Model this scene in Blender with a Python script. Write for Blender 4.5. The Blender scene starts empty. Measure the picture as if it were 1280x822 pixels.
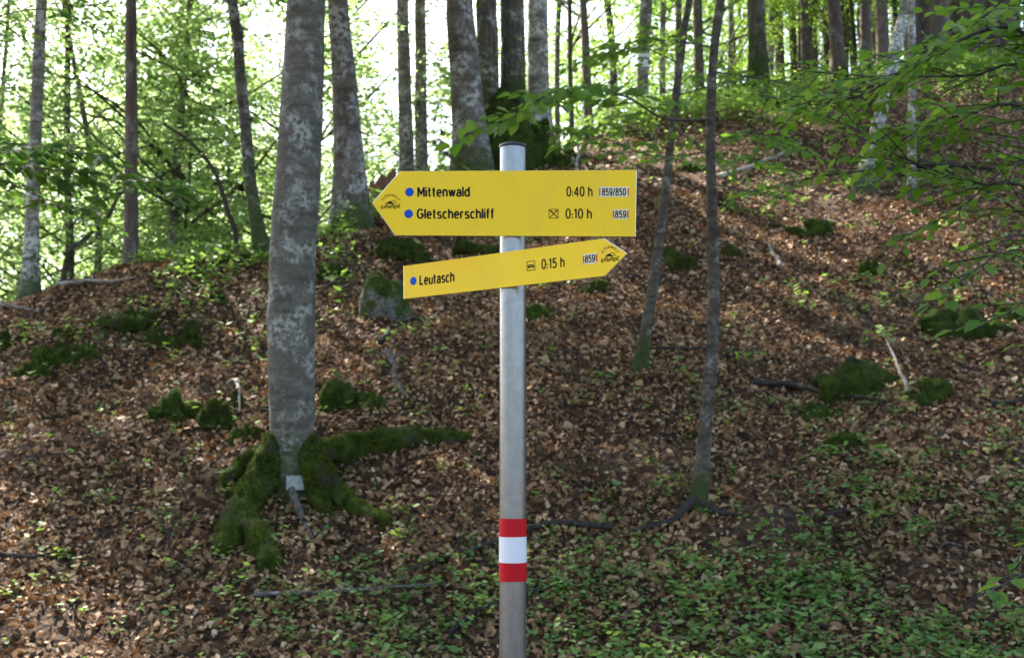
import bpy, math, random
import numpy as np
from mathutils import Vector, Matrix

C = bpy.context.scene.collection
RNG = np.random.default_rng(7)
random.seed(7)

# ------------------------------------------------------------------ camera, world, sun, exposure
EYE = np.array([0.0, 0.0, 1.6])
FPX = 1500.0                       # focal length in photo pixels (photo 1280 x 822)
PITCH = math.atan2(161, FPX)
cam = bpy.data.cameras.new("camera")
cam.sensor_width = 36.0
cam.lens = FPX / 1280 * 36
cam.clip_end = 2000
cam.clip_start = 0.05
cam.dof.use_dof = True
cam.dof.focus_distance = 2.70
cam.dof.aperture_fstop = 8.0
camo = bpy.data.objects.new("camera", cam)
camo.location = EYE
camo.rotation_euler = (math.pi / 2 + PITCH, 0, 0)
C.objects.link(camo)
sc = bpy.context.scene
sc.camera = camo

SUN_EL, SUN_AZ = math.radians(47), math.radians(-34)   # azimuth from +Y, clockwise
world = bpy.data.worlds.new("World")
sc.world = world
world.use_nodes = True
wn = world.node_tree
bg = wn.nodes["Background"]
sky = wn.nodes.new("ShaderNodeTexSky")
sky.sky_type = 'NISHITA'
sky.sun_disc = False
sky.sun_elevation = SUN_EL
sky.sun_rotation = SUN_AZ
wn.links.new(sky.outputs[0], bg.inputs[0])
sky.dust_density = 3.0
bg.inputs[1].default_value = 0.11
sl = bpy.data.lights.new("sun", 'SUN')
sl.energy = 5.0
sl.angle = math.radians(0.5)
sl.color = (1.0, 0.93, 0.83)
so = bpy.data.objects.new("sun", sl)
sd = Vector((math.sin(SUN_AZ) * math.cos(SUN_EL), math.cos(SUN_AZ) * math.cos(SUN_EL), math.sin(SUN_EL)))
so.rotation_euler = sd.to_track_quat('Z', 'Y').to_euler()
so.location = (0, 0, 40)
C.objects.link(so)
sc.view_settings.view_transform = 'Standard'
sc.view_settings.look = 'None'
sc.view_settings.exposure = 2.7
sc.view_settings.gamma = 1.0
sc.view_settings.use_curve_mapping = False
sc.cycles.use_denoising = True
sc.cycles.max_bounces = 8
sc.cycles.transparent_max_bounces = 8
sc.cycles.caustics_reflective = False
sc.cycles.caustics_refractive = False

# ------------------------------------------------------------------ numpy noise and helpers
def _hash(ix, iy, iz, seed):
    h = (ix * 374761393 + iy * 668265263 + iz * 2147483647 + seed * 144665) & 0xffffffff
    h = ((h ^ (h >> 13)) * 1274126177) & 0xffffffff
    h = (h ^ (h >> 16)) & 0xffff
    return h / 65535.0

def vnoise(p, seed=0):
    p = np.asarray(p, float)
    i = np.floor(p).astype(np.int64)
    f = p - i
    f = f * f * (3 - 2 * f)
    r = 0
    for dx in (0, 1):
        for dy in (0, 1):
            for dz in (0, 1):
                w = (f[..., 0] if dx else 1 - f[..., 0]) * (f[..., 1] if dy else 1 - f[..., 1]) * (f[..., 2] if dz else 1 - f[..., 2])
                r = r + w * _hash(i[..., 0] + dx, i[..., 1] + dy, i[..., 2] + dz, seed)
    return r * 2 - 1

def fbm(p, seed=0, oct=4):
    p = np.asarray(p, float)
    r, a = 0, 1.0
    for k in range(oct):
        r = r + a * vnoise(p, seed + k)
        p = p * 2.03 + 11.3
        a *= 0.5
    return r

CX = np.array([-80, -15, -6.9, -4, -2.6, -1.17, 1, 3.9, 7.2, 15, 30, 80.])
CY = np.array([13, 14.5, 16, 17.6, 18.6, 21.5, 24.2, 27.4, 30, 35, 44, 60.])

def height(x, y):
    x = np.asarray(x, float); y = np.asarray(y, float)
    yc = np.interp(x, CX, CY)
    w = 0.5
    u = (y - 8.14) / w
    rise = 0.5 * w * np.logaddexp(0, np.clip(u, -50, 200))
    sb = np.interp(x, [-4, 3, 12], [-0.33, 0.02, 0.12])
    after = 0.5 * (yc - 8.14) + sb * (y - yc)
    k = 0.6
    h = np.clip(0.5 + 0.5 * (after - rise) / k, 0, 1)
    z = after * (1 - h) + rise * h - k * h * (1 - h)
    z = np.where(y > yc, -2 + np.logaddexp(0, np.clip((z + 2) * 1.5, -50, 80)) / 1.5, z)
    z = np.where(y > 80, np.minimum(z, 6), z)
    amp = np.clip((y - 4) / 5, 0.05, 1)
    p = np.stack([x * 0.45, y * 0.45, 0 * x + 3.1], -1)
    n = 0.22 * fbm(p, 3, 3)
    p2 = np.stack([x * 2.3, y * 2.3, 0 * x + 8.7], -1)
    n = n + 0.045 * fbm(p2, 9, 2)
    return z + n * amp

def ray(px, py):
    u = (px - 640) / FPX; v = (411 - py) / FPX
    c, s = math.cos(PITCH), math.sin(PITCH)
    return np.array([u, c - v * s, s + v * c])

def at(px, py, Y):
    d = ray(px, py)
    return EYE + d * (Y / d[1])

def ground_at(px, py):
    d = ray(px, py)
    d = d / d[1]
    ys = np.arange(4, 60, 0.02)
    z = EYE[2] + d[2] * ys
    g = height(d[0] * ys, ys)
    hit = np.nonzero(g >= z)[0]
    Y = ys[hit[0]] if len(hit) else 20.0
    return np.array([d[0] * Y, Y, float(height(d[0] * Y, Y))])

# ------------------------------------------------------------------ mesh builder
class MB:
    def __init__(s):
        s.v = []; s.n = 0; s.f3 = []; s.f4 = []; s.m3 = []; s.m4 = []
    def add(s, v, f, mat=0):
        v = np.asarray(v, float).reshape(-1, 3); f = np.asarray(f, np.int64)
        if len(f) == 0: return
        s.v.append(v)
        if f.shape[1] == 3: s.f3.append(f + s.n); s.m3.append(np.full(len(f), mat))
        else: s.f4.append(f + s.n); s.m4.append(np.full(len(f), mat))
        s.n += len(v)
    def arrays(s):
        V = np.concatenate(s.v)
        F3 = np.concatenate(s.f3) if s.f3 else np.zeros((0, 3), np.int64)
        F4 = np.concatenate(s.f4) if s.f4 else np.zeros((0, 4), np.int64)
        return V, F3, F4
    def tube(s, pts, rad, seg=8, mat=0, cap=True, wob=0.0, seed=0, apex=0.6):
        P = np.asarray(pts, float); R = np.broadcast_to(np.asarray(rad, float), (len(P),))
        T = np.gradient(P, axis=0); T /= np.linalg.norm(T, axis=1)[:, None] + 1e-9
        ref = np.array([1., 0, 0]) if abs(T[0][0]) < 0.8 else np.array([0, 1., 0])
        N = []
        for t in T:
            ref = ref - t * ref.dot(t); ref = ref / (np.linalg.norm(ref) + 1e-9); N.append(ref)
        N = np.array(N); B = np.cross(T, N)
        a = np.linspace(0, 2 * math.pi, seg, endpoint=False)
        ring = N[:, None, :] * np.cos(a)[None, :, None] + B[:, None, :] * np.sin(a)[None, :, None]
        RR = np.repeat(R[:, None], seg, 1)
        if wob:
            q = (P[:, None, :] + ring * R[:, None, None]) * 4.0 / max(0.25, R.max() * 4)
            RR = RR * (1 + wob * fbm(q, 40 + seed, 3))
        V = (P[:, None, :] + ring * RR[..., None]).reshape(-1, 3)
        n = len(P)
        i = np.arange(n - 1)[:, None] * seg; j = np.arange(seg)[None, :]; j2 = (j + 1) % seg
        F = np.stack([i + j, i + j2, i + seg + j2, i + seg + j], -1).reshape(-1, 4)
        s.add(V, F, mat)
        if cap:
            base = s.n
            for (k, c) in ((0, P[0] - T[0] * R[0] * .8 * apex), (n - 1, P[-1] + T[-1] * R[-1] * apex)):
                ringv = V[k * seg:(k + 1) * seg]
                vv = np.vstack([ringv, c[None]])
                jj = np.arange(seg); j3 = (jj + 1) % seg
                ff = np.stack([jj, np.full(seg, seg), j3] if k == 0 else [jj, j3, np.full(seg, seg)], -1)
                s.add(vv, ff, mat)
        return s
    def box(s, c, h, mat=0, R=None):
        v = np.array([[x, y, z] for x in (-1, 1) for y in (-1, 1) for z in (-1, 1)], float) * np.asarray(h)
        if R is not None: v = v @ np.asarray(R).T
        f = [[0, 1, 3, 2], [4, 6, 7, 5], [0, 4, 5, 1], [2, 3, 7, 6], [0, 2, 6, 4], [1, 5, 7, 3]]
        s.add(v + np.asarray(c), f, mat)
    def mesh(s, name, mats, smooth=True, off=None):
        V, F3, F4 = s.arrays()
        if off is not None: V = V - np.asarray(off)
        me = bpy.data.meshes.new(name)
        me.vertices.add(len(V)); me.vertices.foreach_set("co", V.astype(np.float32).ravel())
        nl = len(F3) * 3 + len(F4) * 4
        me.loops.add(nl); me.loops.foreach_set("vertex_index", np.concatenate([F3.ravel(), F4.ravel()]).astype(np.int32))
        npoly = len(F3) + len(F4)
        me.polygons.add(npoly)
        st = np.concatenate([np.arange(len(F3)) * 3, len(F3) * 3 + np.arange(len(F4)) * 4]).astype(np.int32)
        me.polygons.foreach_set("loop_start", st)
        mi = np.concatenate(s.m3 + s.m4).astype(np.int32)
        me.polygons.foreach_set("material_index", mi)
        me.polygons.foreach_set("use_smooth", np.full(npoly, smooth))
        for m in (mats if isinstance(mats, (list, tuple)) else [mats]): me.materials.append(m)
        me.update(); me.validate()
        return me
    def build(s, name, mats, parent=None, smooth=True, off=None):
        return link(name, s.mesh(name, mats, smooth, off), parent)

def link(name, me, parent=None):
    o = bpy.data.objects.new(name, me); C.objects.link(o)
    if parent is not None: o.parent = parent
    return o

def thing(name, label, cat, loc=(0, 0, 0), group=None):
    o = bpy.data.objects.new(name, None); C.objects.link(o)
    o.location = loc; o.empty_display_size = 0.2
    o['label'] = label; o['category'] = cat
    if group: o['group'] = group
    return o

def tag(o, label=None, cat=None, group=None, kind=None):
    for k, v in (('label', label), ('category', cat), ('group', group), ('kind', kind)):
        if v: o[k] = v
    return o

def smooth_path(pts, n):
    P = np.asarray(pts, float)
    t = np.concatenate([[0], np.cumsum(np.linalg.norm(np.diff(P, axis=0), axis=1))]); t /= t[-1]
    # Catmull-Rom via dense piecewise cubic
    Pm = np.vstack([2 * P[0] - P[1], P, 2 * P[-1] - P[-2]])
    tt = np.linspace(0, 1, n); out = []
    for q in tt:
        k = min(len(P) - 2, int(np.searchsorted(t, q, 'right') - 1)); k = max(k, 0)
        f = (q - t[k]) / (t[k + 1] - t[k] + 1e-9)
        a, b, c, d = Pm[k], Pm[k + 1], Pm[k + 2], Pm[k + 3]
        out.append(0.5 * (2 * b + (c - a) * f + (2 * a - 5 * b + 4 * c - d) * f * f + (3 * b - a - 3 * c + d) * f ** 3))
    return np.array(out)

# ------------------------------------------------------------------ materials
class NT:
    def __init__(s, name):
        s.m = bpy.data.materials.new(name); s.m.use_nodes = True
        s.t = s.m.node_tree; s.t.nodes.clear()
        s.out = s.n("OutputMaterial")
    def n(s, typ, **kw):
        nd = s.t.nodes.new("ShaderNode" + typ)
        for k, v in kw.items():
            if k.startswith('i_'):
                nd.inputs[k[2:].replace('_', ' ')].default_value = v
            else: setattr(nd, k, v)
        return nd
    def l(s, a, b): s.t.links.new(a, b)
    def ramp(s, fac, stops, interp='LINEAR'):
        r = s.n("ValToRGB"); cr = r.color_ramp; cr.interpolation = interp
        while len(cr.elements) < len(stops): cr.elements.new(0.5)
        for e, (p, c) in zip(cr.elements, stops):
            e.position = p; e.color = (*c, 1) if len(c) == 3 else c
        s.l(fac, r.inputs[0]); return r.outputs[0]
    def noise(s, vec, scale, detail=4, rough=0.55, dist=0.0):
        n = s.n("TexNoise"); n.inputs['Scale'].default_value = scale; n.inputs['Detail'].default_value = detail
        n.inputs['Roughness'].default_value = rough; n.inputs['Distortion'].default_value = dist
        s.l(vec, n.inputs['Vector']); return n.outputs['Fac']
    def mix(s, fac, a, b):
        m = s.n("Mix", data_type='RGBA')
        if hasattr(fac, 'links'): s.l(fac, m.inputs[0])
        else: m.inputs[0].default_value = fac
        for sock, v in ((m.inputs[6], a), (m.inputs[7], b)):
            if hasattr(v, 'links'): s.l(v, sock)
            else: sock.default_value = (*v, 1)
        return m.outputs[2]
    def math(s, op, a, b=None):
        m = s.n("Math", operation=op)
        for sock, v in ((m.inputs[0], a), (m.inputs[1], b)):
            if v is None: continue
            if hasattr(v, 'links'): s.l(v, sock)
            else: sock.default_value = v
        return m.outputs[0]
    def bump(s, h, dist=0.01, strength=1.0):
        b = s.n("Bump"); b.inputs['Distance'].default_value = dist; b.inputs['Strength'].default_value = strength
        s.l(h, b.inputs['Height']); return b.outputs[0]
    def principled(s, col, rough=0.8, metal=0.0, normal=None, spec=0.3):
        p = s.n("BsdfPrincipled")
        for k, v in (('Base Color', col), ('Roughness', rough), ('Metallic', metal)):
            if hasattr(v, 'links'): s.l(v, p.inputs[k])
            else: p.inputs[k].default_value = (*v, 1) if isinstance(v, tuple) else v
        p.inputs['Specular IOR Level'].default_value = spec
        if normal is not None: s.l(normal, p.inputs['Normal'])
        return p.outputs[0]
    def done(s, sh): s.l(sh, s.out.inputs[0]); return s.m
    def coords(s, kind='Object', offset=True, scale=None):
        t = s.n("TexCoord").outputs[kind]
        if offset:
            oi = s.n("ObjectInfo"); v = s.n("VectorMath", operation='MULTIPLY_ADD')
            cx = s.n("CombineXYZ")
            for k in range(3): s.l(oi.outputs['Random'], cx.inputs[k])
            s.l(cx.outputs[0], v.inputs[0]); v.inputs[1].default_value = (37, 51, 23); s.l(t, v.inputs[2])
            t = v.outputs[0]
        if scale:
            mp = s.n("Mapping"); mp.inputs['Scale'].default_value = scale; s.l(t, mp.inputs[0]); t = mp.outputs[0]
        return t
    def rnd(s):
        g = s.n("NewGeometry"); oi = s.n("ObjectInfo")
        return s.math('FRACT', s.math('ADD', g.outputs['Random Per Island'], oi.outputs['Random']))

def mat_leaf(name, stops, trans, tmix=0.45, rough=0.5):
    t = NT(name); r = t.rnd()
    col = t.ramp(r, stops)
    if name == 'dry_leaf':
        v = t.coords(offset=False); pn = t.ramp(t.noise(v, .9, 5, .65), [(.32, (.50, .48, .47)), (.5, (.98, .97, .95)), (.7, (1.3, 1.25, 1.2))])
        mm_ = t.n("Mix", data_type='RGBA', blend_type='MULTIPLY'); mm_.inputs[0].default_value = 1; t.l(col, mm_.inputs[6]); t.l(pn, mm_.inputs[7]); col = mm_.outputs[2]
    d = t.principled(col, rough + .1, spec=0.2)
    tr = t.n("BsdfTranslucent"); tcol = t.mix(r, trans[0], trans[1]); t.l(tcol, tr.inputs[0])
    mx = t.n("MixShader"); mx.inputs[0].default_value = tmix
    t.l(d, mx.inputs[1]); t.l(tr.outputs[0], mx.inputs[2])
    return t.done(mx.outputs[0])

def mat_bark(name, base, dark, lichen, lichen_amt=0.5, moss_h=0.0, moss_amt=0.0, ridged=False, scale=1.0):
    t = NT(name)
    v = t.coords(); vs = t.coords(scale=(1, 1, 0.12) if ridged else (0.6, 0.6, 2.2))
    n1 = t.noise(v, 3.0 * scale, 5); n2 = t.noise(v, 14 * scale, 5, 0.65); st = t.noise(vs, 18 * scale if ridged else 4.5 * scale, 5, 0.6)
    col = t.mix(t.ramp(st, [(0.3, (0, 0, 0)), (0.72, (1, 1, 1))]), dark, base)
    m1 = t.ramp(n1, [(0.60 - 0.22 * lichen_amt, (0, 0, 0)), (0.72 - 0.18 * lichen_amt, (1, 1, 1))])
    m2 = t.ramp(n2, [(0.46, (0, 0, 0)), (0.52, (1, 1, 1))])
    lm = t.math('MULTIPLY', m1, m2)
    col = t.mix(t.math('MULTIPLY', lm, 0.75), col, lichen)
    sp = t.noise(v, 38 * scale, 2); col = t.mix(t.math('MULTIPLY', t.ramp(sp, [(0.63, (0, 0, 0)), (0.68, (1, 1, 1))]), 0.5), col, lichen)
    dk = t.noise(v, 5.5 * scale, 4); col = t.mix(t.math('MULTIPLY', t.ramp(dk, [(0.58, (0, 0, 0)), (0.66, (1, 1, 1))]), 0.55), col, dark)
    if moss_amt > 0:
        sep = t.n("SeparateXYZ"); t.l(t.coords(offset=False), sep.inputs[0])
        hm = t.math('SUBTRACT', 1.0, t.math('DIVIDE', sep.outputs[2], max(moss_h, .01)))
        nm = t.math('ADD', t.math('MULTIPLY', t.noise(v, 2.2 * scale, 6, 0.7), .6), t.math('MULTIPLY', t.noise(v, 16 * scale, 5, .7), .4))
        mm = t.ramp(t.math('ADD', t.math('MULTIPLY', hm, moss_amt), nm), [(0.56, (0, 0, 0)), (0.70, (.85, .85, .85))])
        mc = t.mix(t.noise(v, 25, 3), (0.012, 0.022, 0.005), (0.06, 0.085, 0.014))
        col = t.mix(mm, col, mc)
    hgt = t.math('ADD', t.math('MULTIPLY', st, 1.0), t.math('MULTIPLY', n2, 0.6))
    return t.done(t.principled(col, 0.9, normal=t.bump(hgt, 0.03 if ridged else 0.022, 0.9), spec=0.12))

def mat_moss(name='moss', a=(0.014, 0.028, 0.004), b=(0.075, 0.11, 0.012), soil=None):
    t = NT(name); v = t.coords()
    n = t.noise(v, 9, 5, 0.7); f = t.noise(v, 70, 4, 0.7)
    col = t.mix(t.ramp(n, [(0.35, (0, 0, 0)), (0.68, (1, 1, 1))]), a, b)
    if soil:
        col = t.mix(t.ramp(t.noise(v, 4.5, 6, .72), [(0.54, (0, 0, 0)), (0.62, (1, 1, 1))]), col, soil)
    return t.done(t.principled(col, 1.0, normal=t.bump(t.math('ADD', f, n), 0.03, 1.0), spec=0.1))

def mat_simple(name, col, rough=0.6, metal=0, spec=0.4, var=0.0, scale=30, bump=0):
    t = NT(name); v = t.coords()
    c = col; nrm = None
    if var:
        n = t.noise(v, scale, 5, 0.6)
        c = t.mix(n, tuple(x * (1 - var) for x in col), tuple(min(1, x * (1 + var)) for x in col))
        if bump: nrm = t.bump(n, bump, .8)
    return t.done(t.principled(c, rough, metal, nrm, spec))

M = {}
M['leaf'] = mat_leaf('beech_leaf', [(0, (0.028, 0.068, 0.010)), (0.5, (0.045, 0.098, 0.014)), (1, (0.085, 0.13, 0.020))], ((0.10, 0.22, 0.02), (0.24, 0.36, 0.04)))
M['leaf_dark'] = mat_leaf('dark_green_leaf', [(0, (0.020, 0.055, 0.014)), (1, (0.045, 0.09, 0.018))], ((0.06, 0.16, 0.02), (0.14, 0.26, 0.03)))  # darker green leaves for the left-hand spray and seedlings
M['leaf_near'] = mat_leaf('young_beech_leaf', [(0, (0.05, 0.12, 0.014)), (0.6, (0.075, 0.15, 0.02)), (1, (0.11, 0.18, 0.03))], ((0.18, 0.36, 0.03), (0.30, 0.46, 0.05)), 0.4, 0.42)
M['leaf_bright'] = mat_leaf('sunlit_tint_leaf', [(0, (0.07, 0.13, 0.03)), (1, (0.15, 0.20, 0.06))], ((0.26, 0.43, 0.13), (0.48, 0.60, 0.26)), 0.6)  # far leaves: sun glow and haze lightened into the colour
M['needle'] = mat_leaf('spruce_needle', [(0, (0.014, 0.036, 0.014)), (1, (0.035, 0.065, 0.022))], ((0.04, 0.09, 0.03), (0.09, 0.15, 0.05)), 0.25, 0.6)
M['herb'] = mat_leaf('herb_leaf', [(0, (0.075, 0.15, 0.035)), (0.6, (0.13, 0.225, 0.055)), (1, (0.19, 0.26, 0.075))], ((0.18, 0.34, 0.05), (0.30, 0.44, 0.08)), 0.35, 0.5)
M['litter'] = mat_leaf('dry_leaf', [(0, (0.024, 0.013, 0.007)), (0.2, (0.080, 0.039, 0.017)), (0.45, (0.19, 0.102, 0.046)), (0.72, (0.31, 0.182, 0.088)), (0.92, (0.42, 0.28, 0.15)), (1, (0.52, 0.39, 0.25))], ((0.10, 0.04, 0.012), (0.20, 0.09, 0.025)), 0.15, 0.6)
M['beech'] = mat_bark('beech_bark', (0.152, 0.137, 0.105), (0.068, 0.060, 0.046), (0.37, 0.37, 0.31), 0.55, 0.5, 0.35, scale=1.5)
M['beech_far'] = mat_bark('grey_beech_bark', (0.17, 0.148, 0.118), (0.06, 0.050, 0.040), (0.44, 0.44, 0.40), 0.65, 0.8, 0.24, scale=0.8)
M['pale'] = mat_bark('pale_lichen_bark', (0.25, 0.225, 0.18), (0.06, 0.055, 0.045), (0.55, 0.56, 0.52), 0.8, 1.0, 0.3)
M['lichen_dark'] = mat_bark('lichen_dark_bark', (0.15, 0.135, 0.11), (0.035, 0.032, 0.024), (0.40, 0.40, 0.36), 0.75, 1.6, 0.36)
M['mossy_bark'] = mat_bark('mossy_bark', (0.135, 0.118, 0.09), (0.038, 0.033, 0.026), (0.38, 0.38, 0.31), 0.4, 3.0, 0.34, ridged=True)
M['spruce'] = mat_bark('spruce_bark', (0.165, 0.125, 0.105), (0.06, 0.045, 0.038), (0.26, 0.25, 0.23), 0.3, 0.8, 0.3, ridged=True)
M['sapling'] = mat_bark('sapling_bark', (0.125, 0.105, 0.078), (0.034, 0.028, 0.02), (0.26, 0.25, 0.20), 0.3, 0.5, 0.4, scale=2.0)
M['twig'] = mat_simple('twig_bark', (0.055, 0.045, 0.036), 0.9, spec=.2, var=.4, scale=25)
M['deadwood'] = mat_bark('dead_wood', (0.17, 0.145, 0.12), (0.05, 0.04, 0.032), (0.34, 0.32, 0.28), 0.35, ridged=True, scale=2.0)
M['pale_wood'] = mat_bark('weathered_wood', (0.34, 0.30, 0.25), (0.13, 0.10, 0.08), (0.5, 0.48, 0.42), 0.5, ridged=True, scale=2.0)
M['dark_wood'] = mat_bark('rotten_wood', (0.06, 0.05, 0.042), (0.022, 0.018, 0.015), (0.14, 0.14, 0.12), 0.1, ridged=True, scale=2.0)
M['red_wood'] = mat_bark('torn_red_wood', (0.30, 0.13, 0.075), (0.09, 0.05, 0.035), (0.22, 0.18, 0.14), 0.2, ridged=True, scale=2.0)
M['moss'] = mat_moss('moss', (0.014, 0.026, 0.004), (0.070, 0.098, 0.012), soil=(0.022, 0.016, 0.010))
M['root_moss'] = mat_moss('moss_on_bark', (0.014, 0.024, 0.004), (0.080, 0.105, 0.012), soil=(0.060, 0.048, 0.034))
M['moss_bright'] = mat_moss('bright_moss', (0.022, 0.042, 0.006), (0.085, 0.125, 0.016))
M['moss_tuft'] = mat_leaf('moss_tuft', [(0, (0.016, 0.028, 0.003)), (0.6, (0.064, 0.092, 0.008)), (1, (0.16, 0.185, 0.024))], ((0.03, 0.055, 0.006), (0.07, 0.10, 0.012)), 0.2, 0.9)

def mat_ground():
    t = NT('forest_soil'); v = t.coords(offset=False)
    n = t.noise(v, 1.2, 6, 0.65); f = t.noise(v, 22, 6, 0.7); vo = t.n("TexVoronoi"); vo.inputs['Scale'].default_value = 17
    t.l(v, vo.inputs['Vector'])
    col = t.ramp(f, [(0.28, (0.012, 0.008, 0.005)), (0.5, (0.035, 0.020, 0.012)), (0.72, (0.09, 0.052, 0.028))])
    cell = t.n("SeparateXYZ"); t.l(vo.outputs['Color'], cell.inputs[0])
    col2 = t.ramp(cell.outputs[0], [(0, (0.02, 0.011, 0.007)), (0.6, (0.07, 0.040, 0.021)), (1, (0.17, 0.10, 0.055))])
    col = t.mix(0.6, col, col2)
    gm = t.ramp(n, [(0.62, (0, 0, 0)), (0.75, (1, 1, 1))])
    col = t.mix(t.math('MULTIPLY', gm, 0.35), col, (0.045, 0.07, 0.018))
    return t.done(t.principled(col, 0.95, normal=t.bump(t.math('ADD', f, vo.outputs['Distance']), 0.03), spec=0.15))
M['soil'] = mat_ground()
M['tuft_dark'] = mat_leaf('dark_moss_tuft', [(0, (0.015, 0.028, 0.004)), (0.6, (0.052, 0.078, 0.008)), (1, (0.13, 0.155, 0.022))], ((0.04, 0.07, 0.008), (0.08, 0.12, 0.015)), 0.2, 0.9)

def mat_rock():
    t = NT('mossy_limestone'); v = t.coords()
    g = t.n("NewGeometry"); sep = t.n("SeparateXYZ"); t.l(g.outputs['Normal'], sep.inputs[0])
    n = t.noise(v, 5, 6, 0.7); n2 = t.noise(v, 22, 5, .65)
    rock = t.mix(t.ramp(n2, [(0.35, (0, 0, 0)), (0.65, (1, 1, 1))]), (0.06, 0.056, 0.046), (0.23, 0.22, 0.185))
    ms = t.mix(n2, (0.014, 0.028, 0.005), (0.07, 0.10, 0.014))
    f = t.ramp(t.math('ADD', t.math('MULTIPLY', sep.outputs[2], 0.45), n), [(0.48, (0, 0, 0)), (0.64, (1, 1, 1))])
    return t.done(t.principled(t.mix(f, rock, ms), 0.95, normal=t.bump(t.math('ADD', n, n2), 0.04), spec=.15))
M['rock'] = mat_rock()

def mat_galv():
    t = NT('galvanised_steel'); v = t.coords(scale=(1, 1, 0.06))
    n = t.noise(v, 60, 4); n2 = t.ramp(t.math('ADD', t.math('MULTIPLY', t.noise(t.coords(), 45, 6, .75), .6), t.math('MULTIPLY', n, .4)), [(.36, (0, 0, 0)), (.64, (1, 1, 1))])
    col = t.mix(n2, (0.19, 0.192, 0.185), (0.275, 0.277, 0.265))
    r = t.math('ADD', 0.27, t.math('MULTIPLY', n, 0.14))
    return t.done(t.principled(col, r, 0.85, t.bump(n, 0.0006, 0.4), .5))
M['galv'] = mat_galv()
def mat_yellow():
    t = NT('yellow_sign_enamel'); v = t.coords()
    n = t.noise(v, 6, 5, .6); f = t.noise(v, 90, 3, .6)
    col = t.mix(n, (0.80, 0.51, 0.008), (0.85, 0.54, 0.010))
    col = t.mix(t.math('MULTIPLY', t.ramp(f, [(.62, (0, 0, 0)), (.72, (1, 1, 1))]), .16), col, (0.40, 0.30, 0.06))
    sm = t.noise(t.coords(scale=(1, 1, .35)), 14, 5, .7); col = t.mix(t.math('MULTIPLY', t.ramp(sm, [(.5, (0, 0, 0)), (.75, (1, 1, 1))]), .22), col, (0.50, 0.36, 0.07))
    r = t.math('ADD', 0.42, t.math('MULTIPLY', n, 0.10))
    return t.done(t.principled(col, r, 0, None, .22))
M['yellow'] = mat_yellow()
M['black'] = mat_simple('black_print', (0.010, 0.010, 0.010), .7, spec=.1)
M['blue'] = mat_simple('blue_print', (0.006, 0.07, 0.36), .6, spec=.15)
M['plate'] = mat_simple('white_sticker', (0.66, 0.60, 0.40), .6, spec=.15)
M['redprint'] = mat_simple('red_print', (0.55, 0.05, 0.012), .6, spec=.15)
M['redband'] = mat_simple('red_paint_band', (0.46, 0.006, 0.012), .45, spec=.15, var=.12, scale=60)
M['whiteband'] = mat_simple('white_paint_band', (0.66, 0.66, 0.64), .38, var=.04, scale=40)
M['cap'] = mat_simple('black_plastic_cap', (0.012, 0.012, 0.014), .45)
M['edge'] = mat_simple('aluminium_edge', (0.62, 0.60, 0.5), .4, 0.6)
M['paint'] = mat_simple('weathered_white_paint', (0.27, 0.275, 0.25), .85, var=.65, scale=28)

# ------------------------------------------------------------------ forest floor (one sheet to the horizon)
def axis(*segs):
    return np.unique(np.concatenate([np.linspace(a, b, n) for a, b, n in segs]).round(4))
gx = axis((-900, -100, 9), (-100, -30, 15), (-30, -12, 25), (-12, 16, 210), (16, 34, 24), (34, 100, 15), (100, 900, 9))
gy = axis((-600, -50, 8), (-50, 4, 28), (4, 7, 8), (7, 34, 240), (34, 60, 30), (60, 200, 20), (200, 1200, 8))
GX, GY = np.meshgrid(gx, gy)
GZ = height(GX, GY)
mb = MB()
nx, ny = len(gx), len(gy)
ii = np.arange(ny - 1)[:, None] * nx + np.arange(nx - 1)[None, :]
mb.add(np.stack([GX, GY, GZ], -1).reshape(-1, 3), np.stack([ii, ii + 1, ii + nx + 1, ii + nx], -1).reshape(-1, 4))
floor = tag(mb.build('forest_floor', M['soil']), kind='structure')

def gnormal(x, y, e=0.06):
    n = np.stack([-(height(x + e, y) - height(x - e, y)) / (2 * e), -(height(x, y + e) - height(x, y - e)) / (2 * e), np.ones_like(x)], -1)
    return n / np.linalg.norm(n, axis=-1, keepdims=True)

def rand_basis(n, nrm, tilt, rng):
    """orthonormal (dir, side, normal) arrays around jittered normals"""
    N = nrm + rng.normal(0, tilt, (n, 3)); N /= np.linalg.norm(N, axis=1)[:, None]
    a = rng.normal(0, 1, (n, 3)); D = a - N * (a * N).sum(1)[:, None]; D /= np.linalg.norm(D, axis=1)[:, None]
    return D, np.cross(N, D), N

def leaves6(mb, P, D, S, N, L, W, curl, rng, mat=0):
    """folded six point leaves, four triangles each"""
    n = len(P)
    L = L[:, None]; W = W[:, None]
    c1 = (rng.uniform(-.3, 1, n) * curl)[:, None]; c2 = (rng.uniform(-.3, 1, n) * curl)[:, None]; ct = (rng.uniform(-.6, .8, n) * curl)[:, None]
    v = np.stack([P, P + D * L * .35 + S * W * .5 + N * L * c1, P + D * L * .7 + S * W * .38 + N * L * (c1 + ct) * .7,
                  P + D * L + N * L * ct, P + D * L * .7 - S * W * .38 + N * L * (c2 + ct) * .7, P + D * L * .35 - S * W * .5 + N * L * c2], 1)
    b = np.arange(n)[:, None] * 6
    f = np.concatenate([b + np.array([0, 3, 2, 1]), b + np.array([0, 5, 4, 3])])
    mb.add(v.reshape(-1, 3), f, mat)

def leaves4(mb, P, D, S, N, L, W, mat=0):
    n = len(P); L = L[:, None]; W = W[:, None]
    v = np.stack([P, P + D * L * .45 + S * W * .5, P + D * L, P + D * L * .45 - S * W * .5], 1)
    b = np.arange(n)[:, None] * 4
    mb.add(v.reshape(-1, 3), b + np.array([0, 3, 2, 1]), mat)

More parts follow.
